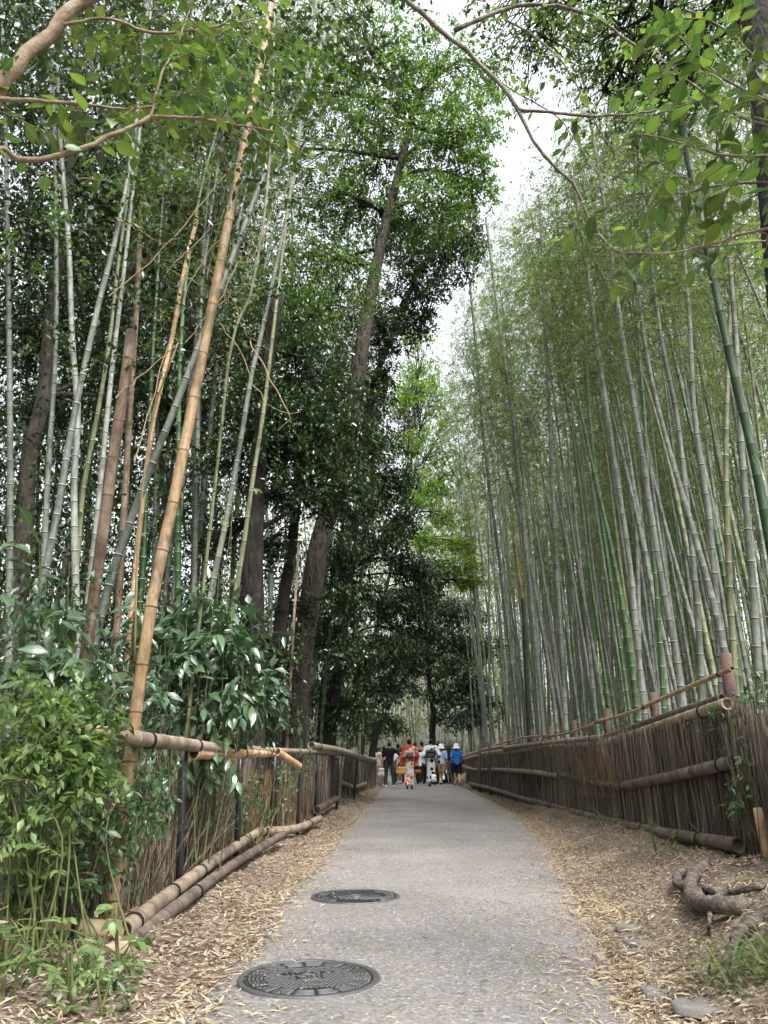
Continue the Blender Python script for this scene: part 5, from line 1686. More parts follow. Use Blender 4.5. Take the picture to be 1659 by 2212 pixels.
shrub("large_leaf_shrub", "shrub with big drooping silvery green leaves behind the left fence rail", "shrub", (400, 1660), 6.4,
      [(300, 1290, 0, 3), (345, 1275, .1, 3), (400, 1330, -.1, 3), (450, 1330, 0, 4), (490, 1380, 0, 4), (520, 1430, .05, 4), (440, 1430, -.2, 4), (500, 1500, 0, 4), (540, 1540, .05, 4), (420, 1520, -.2, 4), (340, 1400, -.1, 3), (350, 1500, -.2, 4), (480, 1570, -.1, 3), (390, 1580, -.3, 3)],
      'aucuba', .18, .26, 6, droop=.75, spread=.2, fill=[(400, 1480, .5, (.7, .4, .6), 1100, .11, .05, 'leaf_shrub'), (500, 1470, .3, (.35, .3, .45), 600, .12, .055, 'leaf_shrub'), (430, 1360, .2, (.5, .25, .25), 420, .13, .055, 'leaf_shrub')])
shrub("laurel_shrub", "shrub with long pointed dull green leaves at the left edge", "shrub", (40, 1640), 5.0,
      [(20, 1180, 0, 3), (80, 1190, .1, 3), (130, 1220, 0, 3), (40, 1290, -.1, 4), (110, 1330, -.1, 4), (160, 1370, -.1, 4), (60, 1380, -.2, 4), (190, 1420, -.1, 3), (20, 1430, -.2, 4), (120, 1440, -.2, 4), (190, 1510, -.15, 3), (240, 1550, -.1, 3), (230, 1480, 0, 3)],
      'ellip', .18, .22, 6, droop=.5, spread=.2, fill=[(80, 1400, .6, (.6, .4, .6), 900, .09, .04, 'leaf_shrub'), (220, 1520, .7, (.5, .4, .35), 500, .08, .04, 'leaf_shrub')])
shrub("wild_vine", "light green leafy climber heaped over the left end of the fence", "vine", (60, 1900), 3.9,
      [(0, 1500, .1, 3), (50, 1490, .1, 3), (95, 1515, .1, 4), (20, 1560, 0, 4), (135, 1560, .1, 3), (75, 1590, 0, 4), (0, 1640, -.1, 4), (125, 1620, 0, 4), (160, 1600, .1, 3), (55, 1680, -.1, 4), (140, 1680, 0, 3), (0, 1740, -.1, 3), (100, 1740, -.05, 3), (170, 1690, .1, 2), (30, 1820, -.1, 3), (90, 1860, -.1, 3), (20, 1950, -.1, 3)],
      'lime', .055, .16, 11, droop=.45, face=(.1, -.7, .1), spread=.2, fill=[(60, 1560, .15, (.4, .2, .25), 700, .055, .026, 'leaf_lime'), (120, 1650, .1, (.34, .2, .34), 500, .055, .026, 'leaf_lime'), (30, 1700, 0, (.3, .2, .36), 500, .055, .026, 'leaf_lime'), (60, 1620, -.05, (.4, .15, .4), 500, .06, .03, 'leaf_lime'), (170, 1600, .1, (.2, .15, .25), 300, .07, .035, 'leaf_mid')])
shrub("ivy_vine", "dark glossy creeper covering the fence at the lower left", "vine", (100, 2000), 4.2,
      [(30, 1800, 0, 4), (110, 1790, 0, 4), (180, 1780, .05, 4), (60, 1860, -.05, 4), (150, 1850, 0, 4), (230, 1830, .1, 2), (20, 1910, -.1, 3), (110, 1900, -.05, 3), (200, 1890, 0, 2), (30, 2030, -.15, 2), (230, 1700, .2, 3), (300, 1680, .5, 3), (280, 1760, .4, 2)],
      'vine', .07, .18, 9, droop=.5, face=(.1, -.6, .1), spread=.22, fill=[(100, 1850, .2, (.5, .15, .4), 1000, .05, .024, 'leaf_vine'), (250, 1750, .4, (.3, .15, .34), 600, .045, .022, 'leaf_vine'), (120, 2110, -.45, (.4, .12, .10), 300, .05, .024, 'leaf_lime'), (60, 2120, -.5, (.4, .12, .12), 400, .05, .024, 'leaf_vine'), (330, 1720, .9, (.2, .12, .3), 350, .045, .022, 'leaf_vine')])
shrub("creeper", "small leaved creeper climbing the left fence between the black posts", "vine", (560, 1790), 8.8,
      [(450, 1650, -1.6, 2), (480, 1700, -1.4, 2), (560, 1650, .3, 2), (620, 1640, 1, 3), (645, 1690, 1.4, 3), (600, 1750, .6, 2), (540, 1720, 0, 2), (460, 1780, -1.7, 2), (640, 1750, 1.5, 2)],
      'vine', .06, .2, 6, droop=.4, fill=[(640, 1660, 1.5, (.25, .2, .3), 260, .045, .022, 'leaf_vine'), (470, 1680, -1.5, (.25, .15, .35), 220, .045, .022, 'leaf_vine'), (560, 1700, 0, (.4, .15, .3), 320, .04, .02, 'leaf_vine'), (420, 1700, -2.2, (.3, .1, .3), 380, .045, .022, 'leaf_vine'), (520, 1760, -.6, (.5, .1, .2), 260, .04, .02, 'leaf_vine')])
shrub("kudzu_sprout", "weed with broad pale green leaves below the corner of the left rails", "weed", (255, 2100), 3.95,
      [(230, 2010, -.05, 2), (215, 2060, -.1, 2), (262, 2045, -.05, 2), (285, 2090, -.05, 1)], 'heart', .085, .09, 3, droop=.8, face=(.1, -.8, 0))
shrub("maple_seedling", "bright green seedlings with small fans of leaves in the lower left corner", "weed", (190, 2212), 3.5,
      [(120, 2150, 0, 3), (170, 2140, 0, 3), (220, 2165, 0, 3), (150, 2190, -.1, 3), (90, 2180, -.1, 3), (230, 2195, 0, 3), (200, 2110, .1, 2)], 'lime', .045, .10, 8, droop=.3, spread=.1)
shrub("bamboo_grass", "clump of broad bladed bamboo grass at the lower left edge", "grass", (-20, 2110), 3.4,
      [(20, 1960, 0, 3), (40, 2050, 0, 3), (60, 2030, .05, 2), (30, 2110, 0, 3), (90, 2100, .05, 2)], 'bambooleaf', .10, .12, 4, droop=.3)
shrub("ivy_mound", "glossy dark ivy bush at the end of the right fence", "vine", (1650, 1760), 5.9,
      [(1600, 1500, .2, 3), (1650, 1480, 0, 3), (1580, 1560, .1, 2), (1630, 1560, 0, 3), (1600, 1620, 0, 3), (1655, 1620, -.1, 3), (1640, 1680, -.1, 2), (1600, 1700, 0, 2), (1560, 1760, .1, 2), (1570, 1650, .1, 2)],
      'vine', .07, .22, 6, droop=.4, stem_mat='twig_green', fill=[(1640, 1560, .3, (.35, .3, .35), 700, .055, .026, 'leaf_vine'), (1640, 1680, .2, (.25, .25, .3), 350, .05, .024, 'leaf_vine')])
shrub("maple_spray", "light green maple spray poking in at the right edge halfway up", "branch", (1760, 1400), 4.6,
      [(1640, 830, 0, 4), (1650, 880, 0, 3)], 'lime', .05, .12, 8, droop=.3)
shrub("young_maple", "small light green sprig hanging before the stout dark trunk", "branch", (470, 1600), 7.6,
      [(480, 1040, 0, 2), (510, 1020, 0, 2), (540, 1050, 0, 2), (500, 1070, 0, 2)], 'lime', .085, .12, 4, droop=.9)


def grass(name, label, px, py, Y, n, h, spread, parent=None, kinds=('blade',)):
    b = at(px, py, Y)
    b[2] = float(ground(b[0], b[1]))
    T = thing(name, label, "grass", b)
    for i in range(n):
        a = rng.uniform(0, 6.28)
        q = b + np.array([rng.normal(0, spread), rng.normal(0, spread), 0])
        q[2] = float(ground(q[0], q[1])) - .01
        d = np.array([math.cos(a) * .7, math.sin(a) * .7, rng.uniform(.5, 1.3)])
        place_leaf(T, 'blade', q, d, np.array([-d[0], -d[1], 1.0]), h * rng.uniform(.6, 1.25), b)
    hang_leaves(T)
    return T


grass("grass_tuft", "bushy tuft of pale green grass on the bank at the lower right edge", 1640, 2080, 3.55, 150, .26, .12)
grass("grass_tuft", "thin grass blades at the foot of the right fence beside the middle rail joint", 1345, 1765, 10.3, 26, .45, .25)
grass("grass_tuft", "long bent grass blades in front of the right fence near its tall post", 1500, 1800, 7.3, 24, .42, .3)
grass("grass_tuft", "few green blades sprouting beside the exposed tree roots", 1450, 2030, 4.0, 10, .12, .1)

# roots of the right hand tree on the bank
RT = thing("tree_roots", "gnarled exposed tree roots looping out of the right bank", "roots", (float(at(1640, 1960, 4.3)[0]), 4.3, .1))
def gp(px, py, h=.03):
    p = onz(px, py, .25)
    for _ in range(4):
        p = onz(px, py, float(ground(p[0], p[1])) + h)
    return p
root([gp(1530, 1865, .02), gp(1502, 1885, .05), gp(1492, 1915, .06), gp(1505, 1945, .06), gp(1545, 1955, .05), gp(1610, 1958, .05), gp(1700, 1962, .05)], .035, .055, "root", RT)
root([gp(1512, 1882, .0), gp(1470, 1885, .03), gp(1462, 1905, .03), gp(1478, 1918, .0)], .024, .03, "root", RT)
root([gp(1540, 1945, .06), gp(1570, 1930, .05), gp(1640, 1915, .06), gp(1700, 1905, .06)], .016, .024, "root", RT)
root([gp(1535, 1958, .03), gp(1532, 1990, .03), gp(1530, 2020, .0)], .014, .008, "root", RT)
root([gp(1520, 1920, .02), gp(1545, 1925, .04), gp(1580, 1915, .0)], .02, .02, "root", RT)
root([gp(1640, 1990, .0), gp(1600, 2010, .03), gp(1580, 2050, .03), gp(1570, 2090, .0)], .03, .018, "root", RT)
ST = thing("wooden_stake", "weathered yellow brown stake leaning at the right edge by the fence", "stake", at(1665, 1875, 5.6))
ST.location.z = float(ground(ST.location.x, ST.location.y)) - .05
e = at(1636, 1745, 5.6) - np.asarray(ST.location)
sp = np.linspace([0, 0, 0], e, 6)
obj("shaft", tubes(sp, [.035, .034, .036, .035, .034, .03], 5).mesh("shaft", ['rail_tan']), ST)

# dry brush heap behind the bicycle
DB = thing("dry_bush", "brown dry brush heap beyond the bicycle", "bush", (float(at(968, 1690, 39)[0]), 39.0, 0))
n = 900
a = rng.uniform(0, 6.28, n); el_ = rng.uniform(.5, 1.5, n)
d = np.stack([np.cos(a) * np.cos(el_), np.sin(a) * np.cos(el_), np.sin(el_)], 1) * rng.uniform(.9, 2.1, n)[:, None]
P = d[:, None] * np.linspace(0.05, 1, 4)[None, :, None] + rng.normal(0, .03, (n, 4, 3))
bo = obj("twigs", tubes(P, np.array([[.012, .01, .008, .005]]), 3, False).mesh("twigs", ['twig_red']), DB)
bo["kind"] = "stuff"

# groves carry on beside and behind the viewer, unseen, added to darken the surroundings
grove_mass("grove_behind", "bamboo grove going on to the right of and behind the viewer", 120, 20000, (4, 14, -22, 5), 13, mat='leaf_bamboo', zleaf=(4, 16), L=(.14, .26), W=(.03, .05))
grove_mass("grove_behind", "bamboo grove going on to the left of and behind the viewer", 120, 20000, (-14, -4, -22, 4), 14, mat='leaf_bamboo', zleaf=(3, 16), L=(.14, .26), W=(.03, .05))
grove_mass("grove_behind", "trees closing the path far behind the viewer", 40, 12000, (-4, 4, -26, -16), 15, mat='leaf_bamboo', zleaf=(2, 16), L=(.14, .26), W=(.03, .05))
# ================================================================== PEOPLE
def surface_nets(f, lo, hi, h):
    lo = np.asarray(lo, float); hi = np.asarray(hi, float)
    n = np.maximum(((hi - lo) / h).astype(int) + 2, 4)
    ax = [lo[i] + h * np.arange(n[i]) for i in range(3)]
    X, Y, Z = np.meshgrid(*ax, indexing='ij')
    P = np.stack([X, Y, Z], -1).reshape(-1, 3)
    Vv = f(P).reshape(n)
    ins = Vv < 0
    cells = np.zeros(n - 1, int)
    for dx in (0, 1):
        for dy in (0, 1):
            for dz in (0, 1):
                cells += ins[dx:n[0] - 1 + dx, dy:n[1] - 1 + dy, dz:n[2] - 1 + dz]
    act = (cells > 0) & (cells < 8)
    ci = np.argwhere(act)
    idx = -np.ones(n - 1, int)
    idx[act] = np.arange(len(ci))
    acc = np.zeros((len(ci), 3)); cnt = np.zeros(len(ci))
    cor = np.array([[a, b, c] for a in (0, 1) for b in (0, 1) for c in (0, 1)])
    for a in range(8):
        for b in range(a + 1, 8):
            if np.abs(cor[a] - cor[b]).sum() != 1:
                continue
            A = ci + cor[a]; B = ci + cor[b]
            va = Vv[A[:, 0], A[:, 1], A[:, 2]]; vb = Vv[B[:, 0], B[:, 1], B[:, 2]]
            m = (va < 0) != (vb < 0)
            t = np.where(m, va / np.where(m, va - vb, 1), 0)
            acc += np.where(m[:, None], A + (B - A) * t[:, None], 0)
            cnt += m
    verts = lo + h * acc / np.maximum(cnt, 1)[:, None]
    F = []
    for axis in range(3):
        u, v = [(1, 2), (2, 0), (0, 1)][axis]
        s0 = [slice(None)] * 3; s1 = [slice(None)] * 3
        s0[axis] = slice(0, -1); s1[axis] = slice(1, None)
        a, b = ins[tuple(s0)], ins[tuple(s1)]
        e = np.argwhere(a != b)
        ok = (e[:, u] > 0) & (e[:, v] > 0) & (e[:, u] < n[u] - 1) & (e[:, v] < n[v] - 1)
        e = e[ok]
        fl = a[e[:, 0], e[:, 1], e[:, 2]]
        q = []
        for du, dv in ((-1, -1), (0, -1), (0, 0), (-1, 0)):
            c = e.copy()
            c[:, u] += du; c[:, v] += dv
            q.append(idx[c[:, 0], c[:, 1], c[:, 2]])
        q = np.stack(q, 1)
        q[~fl] = q[~fl][:, ::-1]
        F.append(q)
    F = np.concatenate(F)
    F = F[(F >= 0).all(1)]
    return verts, F


def cone(a, b, ra, rb, sy=1.0):
    return ('c', np.asarray(a, float), np.asarray(b, float), ra, rb, sy)


def ell(c, r):
    return ('e', np.asarray(c, float), np.asarray(r, float))


def field(prims, k=.03, clips=()):
    def f(P):
        d = None
        for p in prims:
            if p[0] == 'c':
                _, a, b, ra, rb, sy = p
                s = np.array([1, 1 / sy, 1])
                A, B, Q = a * s, b * s, P * s
                ab = B - A
                t = np.clip(((Q - A) @ ab) / max(ab @ ab, 1e-9), 0, 1)
                v = np.linalg.norm(Q - A - t[:, None] * ab, axis=1) - (ra + (rb - ra) * t)
                v = v * min(1, sy)
            else:
                _, c, r = p
                q = (P - c) / r
                l = np.linalg.norm(q, axis=1)
                v = (l - 1) * r.min()
            if d is None:
                d = v
            else:
                hh = np.clip(.5 + .5 * (d - v) / k, 0, 1)
                d = d * (1 - hh) + v * hh - k * hh * (1 - hh)
        for kind, q, nrm in clips:                      # keep the side the normal points away from
            d = np.maximum(d, (P - np.asarray(q)) @ unit(nrm))
        return d
    return f


def net(name, prims, mat, parent, k=.03, clips=(), h=.016, s=1.0, extra=None):
    pts = []
    for p in prims:
        if p[0] == 'c':
            r = max(p[3], p[4]) + .02
            pts += [p[1] - r, p[1] + r, p[2] - r, p[2] + r]
        else:
            pts += [p[1] - p[2] - .02, p[1] + p[2] + .02]
    pts = np.array(pts)
    V, F = surface_nets(field(prims, k, clips), pts.min(0) - h, pts.max(0) + h, h)
    mb = MB().add(V * s, F)
    if extra is not None:
        ev, ef, et = extra
        mb.add(ev * s, ef, et)
    return obj(name, mb.mesh(name, [mat], True), parent)


SKIN = M['skin'] = mat_plain('skin', (.42, .25, .17), .55, .35, var=.06)
M['hair'] = mat_noise('hair_black', [(.006, .005, .005), (.018, .014, .012)], 30, .45, spec=.4)
M['hair_brown'] = mat_noise('hair_brown', [(.02, .01, .007), (.045, .022, .014)], 30, .45, spec=.4)
for nm, c in dict(white=(.72, .72, .74), cream=(.62, .52, .46), black=(.010, .010, .014), dkgrey=(.035, .035, .036), olive=(.045, .047, .038), taupe=(.20, .165, .14), grey=(.20, .19, .185), blue=(.02, .16, .52), navy=(.008, .012, .04),
                  ltblue=(.27, .42, .68), khaki=(.26, .19, .12), pink=(.46, .28, .23), hatgrey=(.22, .20, .17), orange=(.75, .17, .03), shoe_dark=(.012, .011, .012), shoe_white=(.65, .64, .62), straw=(.42, .25, .08), brownbag=(.22, .09, .035),
                  creambag=(.5, .46, .38), packgrey=(.24, .25, .27), obi=(.45, .38, .28), obidark=(.07, .06, .065), charcoal=(.05, .05, .055), sandal=(.25, .12, .07)).items():
    M['c_' + nm] = mat_plain('cloth_' + nm, c, .85, .2, var=.14)


def mat_flowers(name, base, flowers, scale, size, petals=.25):
    m, n, l, b = newmat(name)
    tc = n.new("ShaderNodeTexCoord")
    nz = n.new("ShaderNodeTexNoise")
    nz.inputs["Scale"].default_value = 14
    mixv = n.new("ShaderNodeMix")
    mixv.data_type = 'VECTOR'
    mixv.inputs["Factor"].default_value = petals * .25
    l.new(tc.outputs["Object"], mixv.inputs["A"])
    l.new(nz.outputs["Color"], mixv.inputs["B"])
    l.new(tc.outputs["Object"], nz.inputs[0])
    vo = n.new("ShaderNodeTexVoronoi")
    vo.inputs["Scale"].default_value = scale
    vo.inputs["Randomness"].default_value = .8
    l.new(mixv.outputs["Result"], vo.inputs["Vector"])
    sc = n.new("ShaderNodeSeparateColor")
    l.new(vo.outputs["Color"], sc.inputs[0])
    k = len(flowers)
    r = ramp(n, flowers, [i / k for i in range(k)])
    r.color_ramp.interpolation = 'CONSTANT'
    l.new(sc.outputs[0], r.inputs[0])
    th = n.new("ShaderNodeMath")
    th.operation = 'LESS_THAN'
    th.inputs[1].default_value = size
    l.new(vo.outputs["Distance"], th.inputs[0])
    mx = n.new("ShaderNodeMix")
    mx.data_type = 'RGBA'
    l.new(th.outputs[0], mx.inputs["Factor"])
    mx.inputs["A"].default_value = (*base, 1)
    l.new(r.outputs[0], mx.inputs["B"])
    l.new(mx.outputs["Result"], b.inputs["Base Color"])
    b.inputs["Roughness"].default_value = .8
    b.inputs["Specular IOR Level"].default_value = .2
    return m


M['kimono_red'] = mat_flowers('kimono_red', (.52, .53, .50), [(.46, .05, .03), (.55, .31, .04), (.48, .11, .07), (.25, .40, .42), (.50, .17, .10), (.46, .06, .04)], 8.0, .48)
M['kimono_red_top'] = mat_flowers('kimono_red_top', (.42, .06, .04), [(.45, .05, .03), (.55, .30, .06), (.55, .42, .36), (.55, .50, .44), (.40, .05, .04)], 9, .45)
M['kimono_bw'] = mat_flowers('kimono_white', (.66, .66, .67), [(.012, .012, .016), (.02, .02, .024), (.012, .012, .016), (.66, .66, .67), (.012, .012, .016)], 6.2, .40, .4)


def hand_extra(w, d, side, curl=.5):
    """palm and five unequal bent fingers at wrist w pointing along d"""
    d = unit(d)
    s = unit(np.cross(d, [0, 1.0, .2]))
    nrm = np.cross(s, d)
    mb = MB()
    tubes(np.stack([w, w + d * .045, w + d * .085]), np.array([[.020, .030, .030]]), 8, True, 0, mb)
    for k, (off, ln) in enumerate(((-.027, .066), (-.009, .077), (.009, .072), (.026, .055))):
        b = w + d * .075 + s * off
        p1 = b + d * ln * .5 + nrm * .006
        p2 = b + d * ln * (1 - .25 * curl) - nrm * ln * .5 * curl
        tubes(np.stack([b, p1, p2]), np.array([[.0095, .009, .0075]]), 6, True, 0, mb)
    b = w + d * .03 - s * .026 * side
    tubes(np.stack([b, b + d * .03 - s * .024 * side, b + d * .06 - s * .028 * side]), np.array([[.011, .0105, .008]]), 6, True, 0, mb)
    V = np.concatenate(mb.V)
    return V, np.concatenate(mb.F4), np.concatenate(mb.F3)


def person(label, px, py_foot, py_top, face, top, bottom, shoes, hair='hair', arms=None, legs=None, hat=None, hairstyle='short', top_style='tee', bottom_style='trousers', dY=0, build=1.0, child=False, headtilt=0.0, sleeve=.55, hat_mat='c_white'):
    Y = onz(px, py_foot, 0)[1] + dY
    g = at(px, py_foot, Y)
    g[2] = float(path_z(g[0], g[1]))
    H = at(px, py_top, Y)[2] - g[2]
    if hat:
        H -= .03
    T = thing("person", label, "person", g, "people walking up the path")
    T.rotation_euler = (0, 0, face)
    s = H / 1.70
    hd = 1.0 if not child else 1.12
    arms = arms or {}
    legs = legs or {}
    # skeleton in a 1.70 m figure facing +Y
    w = .175 * build
    J = {}
    for sd, sg in (('l', -1), ('r', 1)):
        J['sh' + sd] = np.array([sg * w, 0, 1.395])
        J['el' + sd] = np.array(arms.get('el' + sd, (sg * (w + .055), -.03, 1.12)), float)
        J['ha' + sd] = np.array(arms.get('ha' + sd, (sg * (w + .05), .06, .89)), float)
        J['hi' + sd] = np.array([sg * .085, 0, .90])
        J['kn' + sd] = np.array(legs.get('kn' + sd, (sg * .09, .02, .48)), float)
        J['an' + sd] = np.array(legs.get('an' + sd, (sg * .095, 0, .075)), float)
        J['to' + sd] = np.array(legs.get('to' + sd, tuple(J['an' + sd] + [sg * .015, .17, -.045])), float)
    hc = np.array([0, .01 + .05 * headtilt, 1.585 - .01 * headtilt])
    torso = [cone((0, 0, .93), (0, 0, 1.05), .125, .115, .72), cone((0, 0, 1.05), (0, -.005, 1.28), .115, .135, .70), cone((-.09, -.005, 1.33), (.09, -.005, 1.33), .09, .09, .85),
             cone((-w + .03, -.005, 1.385), (w - .03, -.005, 1.385), .058, .058), cone((0, -.01, 1.40), (0, 0, 1.50), .055, .048)]
    head = [ell(hc, (.075 * hd, .093 * hd, .113 * hd)), ell(hc + [0, .03, -.055], (.055, .06, .06)), cone(hc + [0, .085, .01], hc + [0, .108, -.025], .008, .014), ell(hc + [-.077, 0, -.01], (.014, .022, .032)), ell(hc + [.077, 0, -.01], (.014, .022, .032)),
            ell(hc + [0, .085, -.062], (.024, .012, .010))]
    limbs = []
    for sd in 'lr':
        limbs += [cone(J['sh' + sd], J['el' + sd], .047, .036), cone(J['el' + sd], J['ha' + sd], .037, .024)]
        limbs += [cone(J['hi' + sd], J['kn' + sd], .082, .053), cone(J['kn' + sd] + (J['an' + sd] - J['kn' + sd]) * .0, J['kn' + sd] * .62 + J['an' + sd] * .38 + np.array([0, -.012, 0]), .051, .054),
                  cone(J['kn' + sd] * .62 + J['an' + sd] * .38 + np.array([0, -.012, 0]), J['an' + sd], .054, .034), cone(J['an' + sd] + [0, -.03, -.03], J['to' + sd], .034, .026)]
    ex = []
    for sd, sg in (('l', -1), ('r', 1)):
        ex.append(hand_extra(J['ha' + sd], J['ha' + sd] - J['el' + sd], sg, .6))
    nv, EV, E4, E3 = 0, [], [], []
    for v, f4, f3 in ex:
        EV.append(v); E4.append(f4 + nv); E3.append(f3 + nv); nv += len(v)
    body = net("body", torso + head + limbs, 'skin', T, .022, (), .017, s, (np.concatenate(EV), np.concatenate(E4), np.concatenate(E3)))
    em = MB()
    for sg in (-1, 1):
        lathe([(.0001, -.009), (.007, -.006), (.010, 0), (.007, .006), (.0001, .009)], 8, em, 0, np.zeros(3))
        em.V[-1] = em.V[-1] + (hc + [sg * .031, .079, .008])
    obj("eyes", MB().add(np.concatenate(em.V) * s, np.concatenate(em.F4)).mesh("eyes", ['hair'], True), body)

    def grow(pr, a):
        return [('c', p[1], p[2], p[3] + a, p[4] + a, p[5]) if p[0] == 'c' else ('e', p[1], p[2] + a) for p in pr]

    # upper garment
    if top_style in ('tee', 'blouse'):
        hem = .86 if top_style == 'tee' else .80
        tp = grow(torso[:4], .022) + [cone((0, 0, hem - .05), (0, 0, 1.02), .155, .14, .75)]
        for sd in 'lr':
            e = J['sh' + sd] + (J['el' + sd] - J['sh' + sd]) * (1 if top_style == 'blouse' else sleeve + .35)
            tp.append(cone(J['sh' + sd], e, .068, .062))
            if top_style == 'blouse':
                tp.append(cone(J['el' + sd], J['el' + sd] + (J['ha' + sd] - J['el' + sd]) * .75, .06, .052))
        cl = [('p', (0, 0, hem), (0, 0, -1)), ('p', (0, 0, 1.465), (0, .15, 1))]
        f_cl = cl
        so = net("shirt" if top_style == 'tee' else "blouse", tp, top, T, .03, f_cl, .016, s)
    elif top_style == 'kimono':
        tp = grow(torso[:4], .03)
        for sd, sg in (('l', -1), ('r', 1)):
            tp.append(cone(J['sh' + sd], J['el' + sd], .075, .085))
            tp.append(cone(J['el' + sd], J['el' + sd] * .35 + J['ha' + sd] * .65, .085, .09))
            lowp = (J['el' + sd] * .5 + J['ha' + sd] * .5) + np.array([sg * .01, -.02, -.24])
            tp.append(cone(J['el' + sd] * .6 + J['ha' + sd] * .4, lowp, .085, .085, .55))
        so = net("kimono_top", tp, top, T, .03, [('p', (0, 0, .80), (0, 0, -1)), ('p', (0, 0, 1.475), (0, .12, 1))], .017, s)
        net("collar", [cone((-.065, .0, 1.44), (0, -.062, 1.455), .022, .022), cone((.065, 0, 1.44), (0, -.062, 1.455), .022, .022)], top, so, .02, (), .014, s)
    # lower garment
    if bottom_style in ('trousers', 'shorts'):
        lp = [cone((0, 0, .93), (0, 0, 1.0), .135, .13, .74)]
        for sd in 'lr':
            if bottom_style == 'trousers':
                lp += [cone(J['hi' + sd], J['kn' + sd], .10, .078), cone(J['kn' + sd], J['an' + sd] - np.array([0, 0, .03]), .078, .064)]
                cl = [('p', (0, 0, 1.04), (0, 0, 1)), ('p', (0, 0, .06), (0, 0, -1))]
            else:
                lp += [cone(J['hi' + sd], J['kn' + sd] * .95 + J['hi' + sd] * .05, .105, .092)]
                cl = [('p', (0, 0, 1.04), (0, 0, 1)), ('p', (0, 0, .53), (0, 0, -1))]
        net(bottom_style, lp, bottom, T, .02, cl, .016, s)
    elif bottom_style in ('skirt', 'kimono', 'shortskirt'):
        z0 = {'skirt': .10, 'kimono': .13, 'shortskirt': .5}[bottom_style]
        rb = {'skirt': .235, 'kimono': .165, 'shortskirt': .2}[bottom_style]
        lp = [cone((0, 0, 1.02), (0, 0, .82), .125, .155, .8), cone((0, 0, .82), (0, -.01, z0 - .1), .158, rb, .8)]
        if bottom_style == 'kimono':
            lp += [cone(J['kn' + q], J['an' + q] + np.array([0, 0, .02]), .105, .10) for q in 'lr']
        if bottom_style == 'skirt':
            lp += [cone((math.cos(a) * .07, math.sin(a) * .06, .8), (math.cos(a) * .19, math.sin(a) * .15, .0), .06, .06) for a in np.arange(9) * .698]
        net("skirt" if bottom_style != 'kimono' else "kimono_skirt", lp, bottom if bottom_style != 'kimono' else bottom, T, .02, [('p', (0, 0, 1.04), (0, 0, 1)), ('p', (0, 0, z0), (0, 0, -1))], .017, s)
    if top_style == 'kimono':
        ob = net("obi", [cone((0, 0, 1.03), (0, 0, 1.22), .158, .162, .8)], 'c_obi' if 'red' in top else 'c_obidark', T, .02, [('p', (0, 0, 1.24), (0, 0, 1)), ('p', (0, 0, 1.02), (0, 0, -1))], .016, s)
        bm = 'c_obi' if 'red' in top else 'c_charcoal'
        net("bow", [cone((-.13, -.16, 1.24), (.13, -.16, 1.24), .062, .062, .7), cone((-.12, -.17, 1.24), (-.15, -.15, 1.13), .05, .06, .6), cone((.12, -.17, 1.24), (.15, -.15, 1.13), .05, .06, .6)], bm, ob, .02, (), .016, s)
        net("knot", [cone((-.08, -.165, 1.10), (.08, -.165, 1.10), .075, .075, .6)], 'c_obidark', ob, .02, (), .016, s)
    # shoes
    for sd in 'lr':
        a, t_ = J['an' + sd], J['to' + sd]
        net("shoe", [cone(a + [0, -.03, -.035], t_, .042, .036), cone(a + [0, -.02, 0], a + [0, -.03, -.035], .040, .04)], shoes, T, .02, [('p', a + [0, 0, .015], (0, 0, 1))], .014, s)
    # hair
    hp = [ell(hc + [0, -.014, .018], (.088 * hd, .100 * hd, .114 * hd))]
    cl = [('p', hc + [0, .045, -.0], (0, 1, -.75))]
    if hairstyle == 'bob':
        hp += [ell(hc + [0, -.04, -.06], (.092, .075, .11))]
    if hairstyle == 'up':
        hp += [ell(hc + [0, -.075, .05], (.075, .065, .075))]
    if hairstyle == 'tail':
        hp += [cone(hc + [0, -.09, .0], hc + [0, -.13, -.16], .035, .022)]
    if hat:
        cl = cl + [('p', hc + [0, 0, .035], (0, 0, 1))]
    ho = net("hair", hp, hair, T, .02, cl, .014, s)
    if hairstyle == 'up' and 'bw' in str(top):
        net("hair_ornament", [ell(hc + [-.07, -.07, .05], (.022, .022, .022)), ell(hc + [-.085, -.05, .03], (.018, .018, .018))], 'c_white', ho, .01, (), .01, s)
    if hat == 'bucket':
        z = hc[2]
        q_ = hd * 1.04
        hm = lathe(np.array([(.0001, z + .155 * q_), (.070 * q_, z + .153 * q_), (.090 * q_, z + .140 * q_), (.097 * q_, z + .11 * q_), (.103 * q_, z + .03), (.110 * q_, z + .018), (.160 * q_, z - .025), (.162 * q_, z - .031), (.155 * q_, z - .029), (.104 * q_, z + .012), (.099 * q_, z + .02), (.088 * q_, z + .10 * q_), (.05 * q_, z + .142 * q_), (.0001, z + .145 * q_)]) * s, 22, None, 0, (hc[0] * s, hc[1] * s, 0))
        hm2 = obj("hat", hm.mesh("hat", [hat_mat], True), T)
        bd = lathe(np.array([(.1045 * q_, z + .03), (.1055 * q_, z + .034), (.1025 * q_, z + .062), (.1000 * q_, z + .062)]) * s, 22, None, 0, (hc[0] * s, hc[1] * s, 0))
        obj("hat_band", bd.mesh("hat_band", [hat_mat], True), hm2)
    T["_s"] = s
    return T, J, s


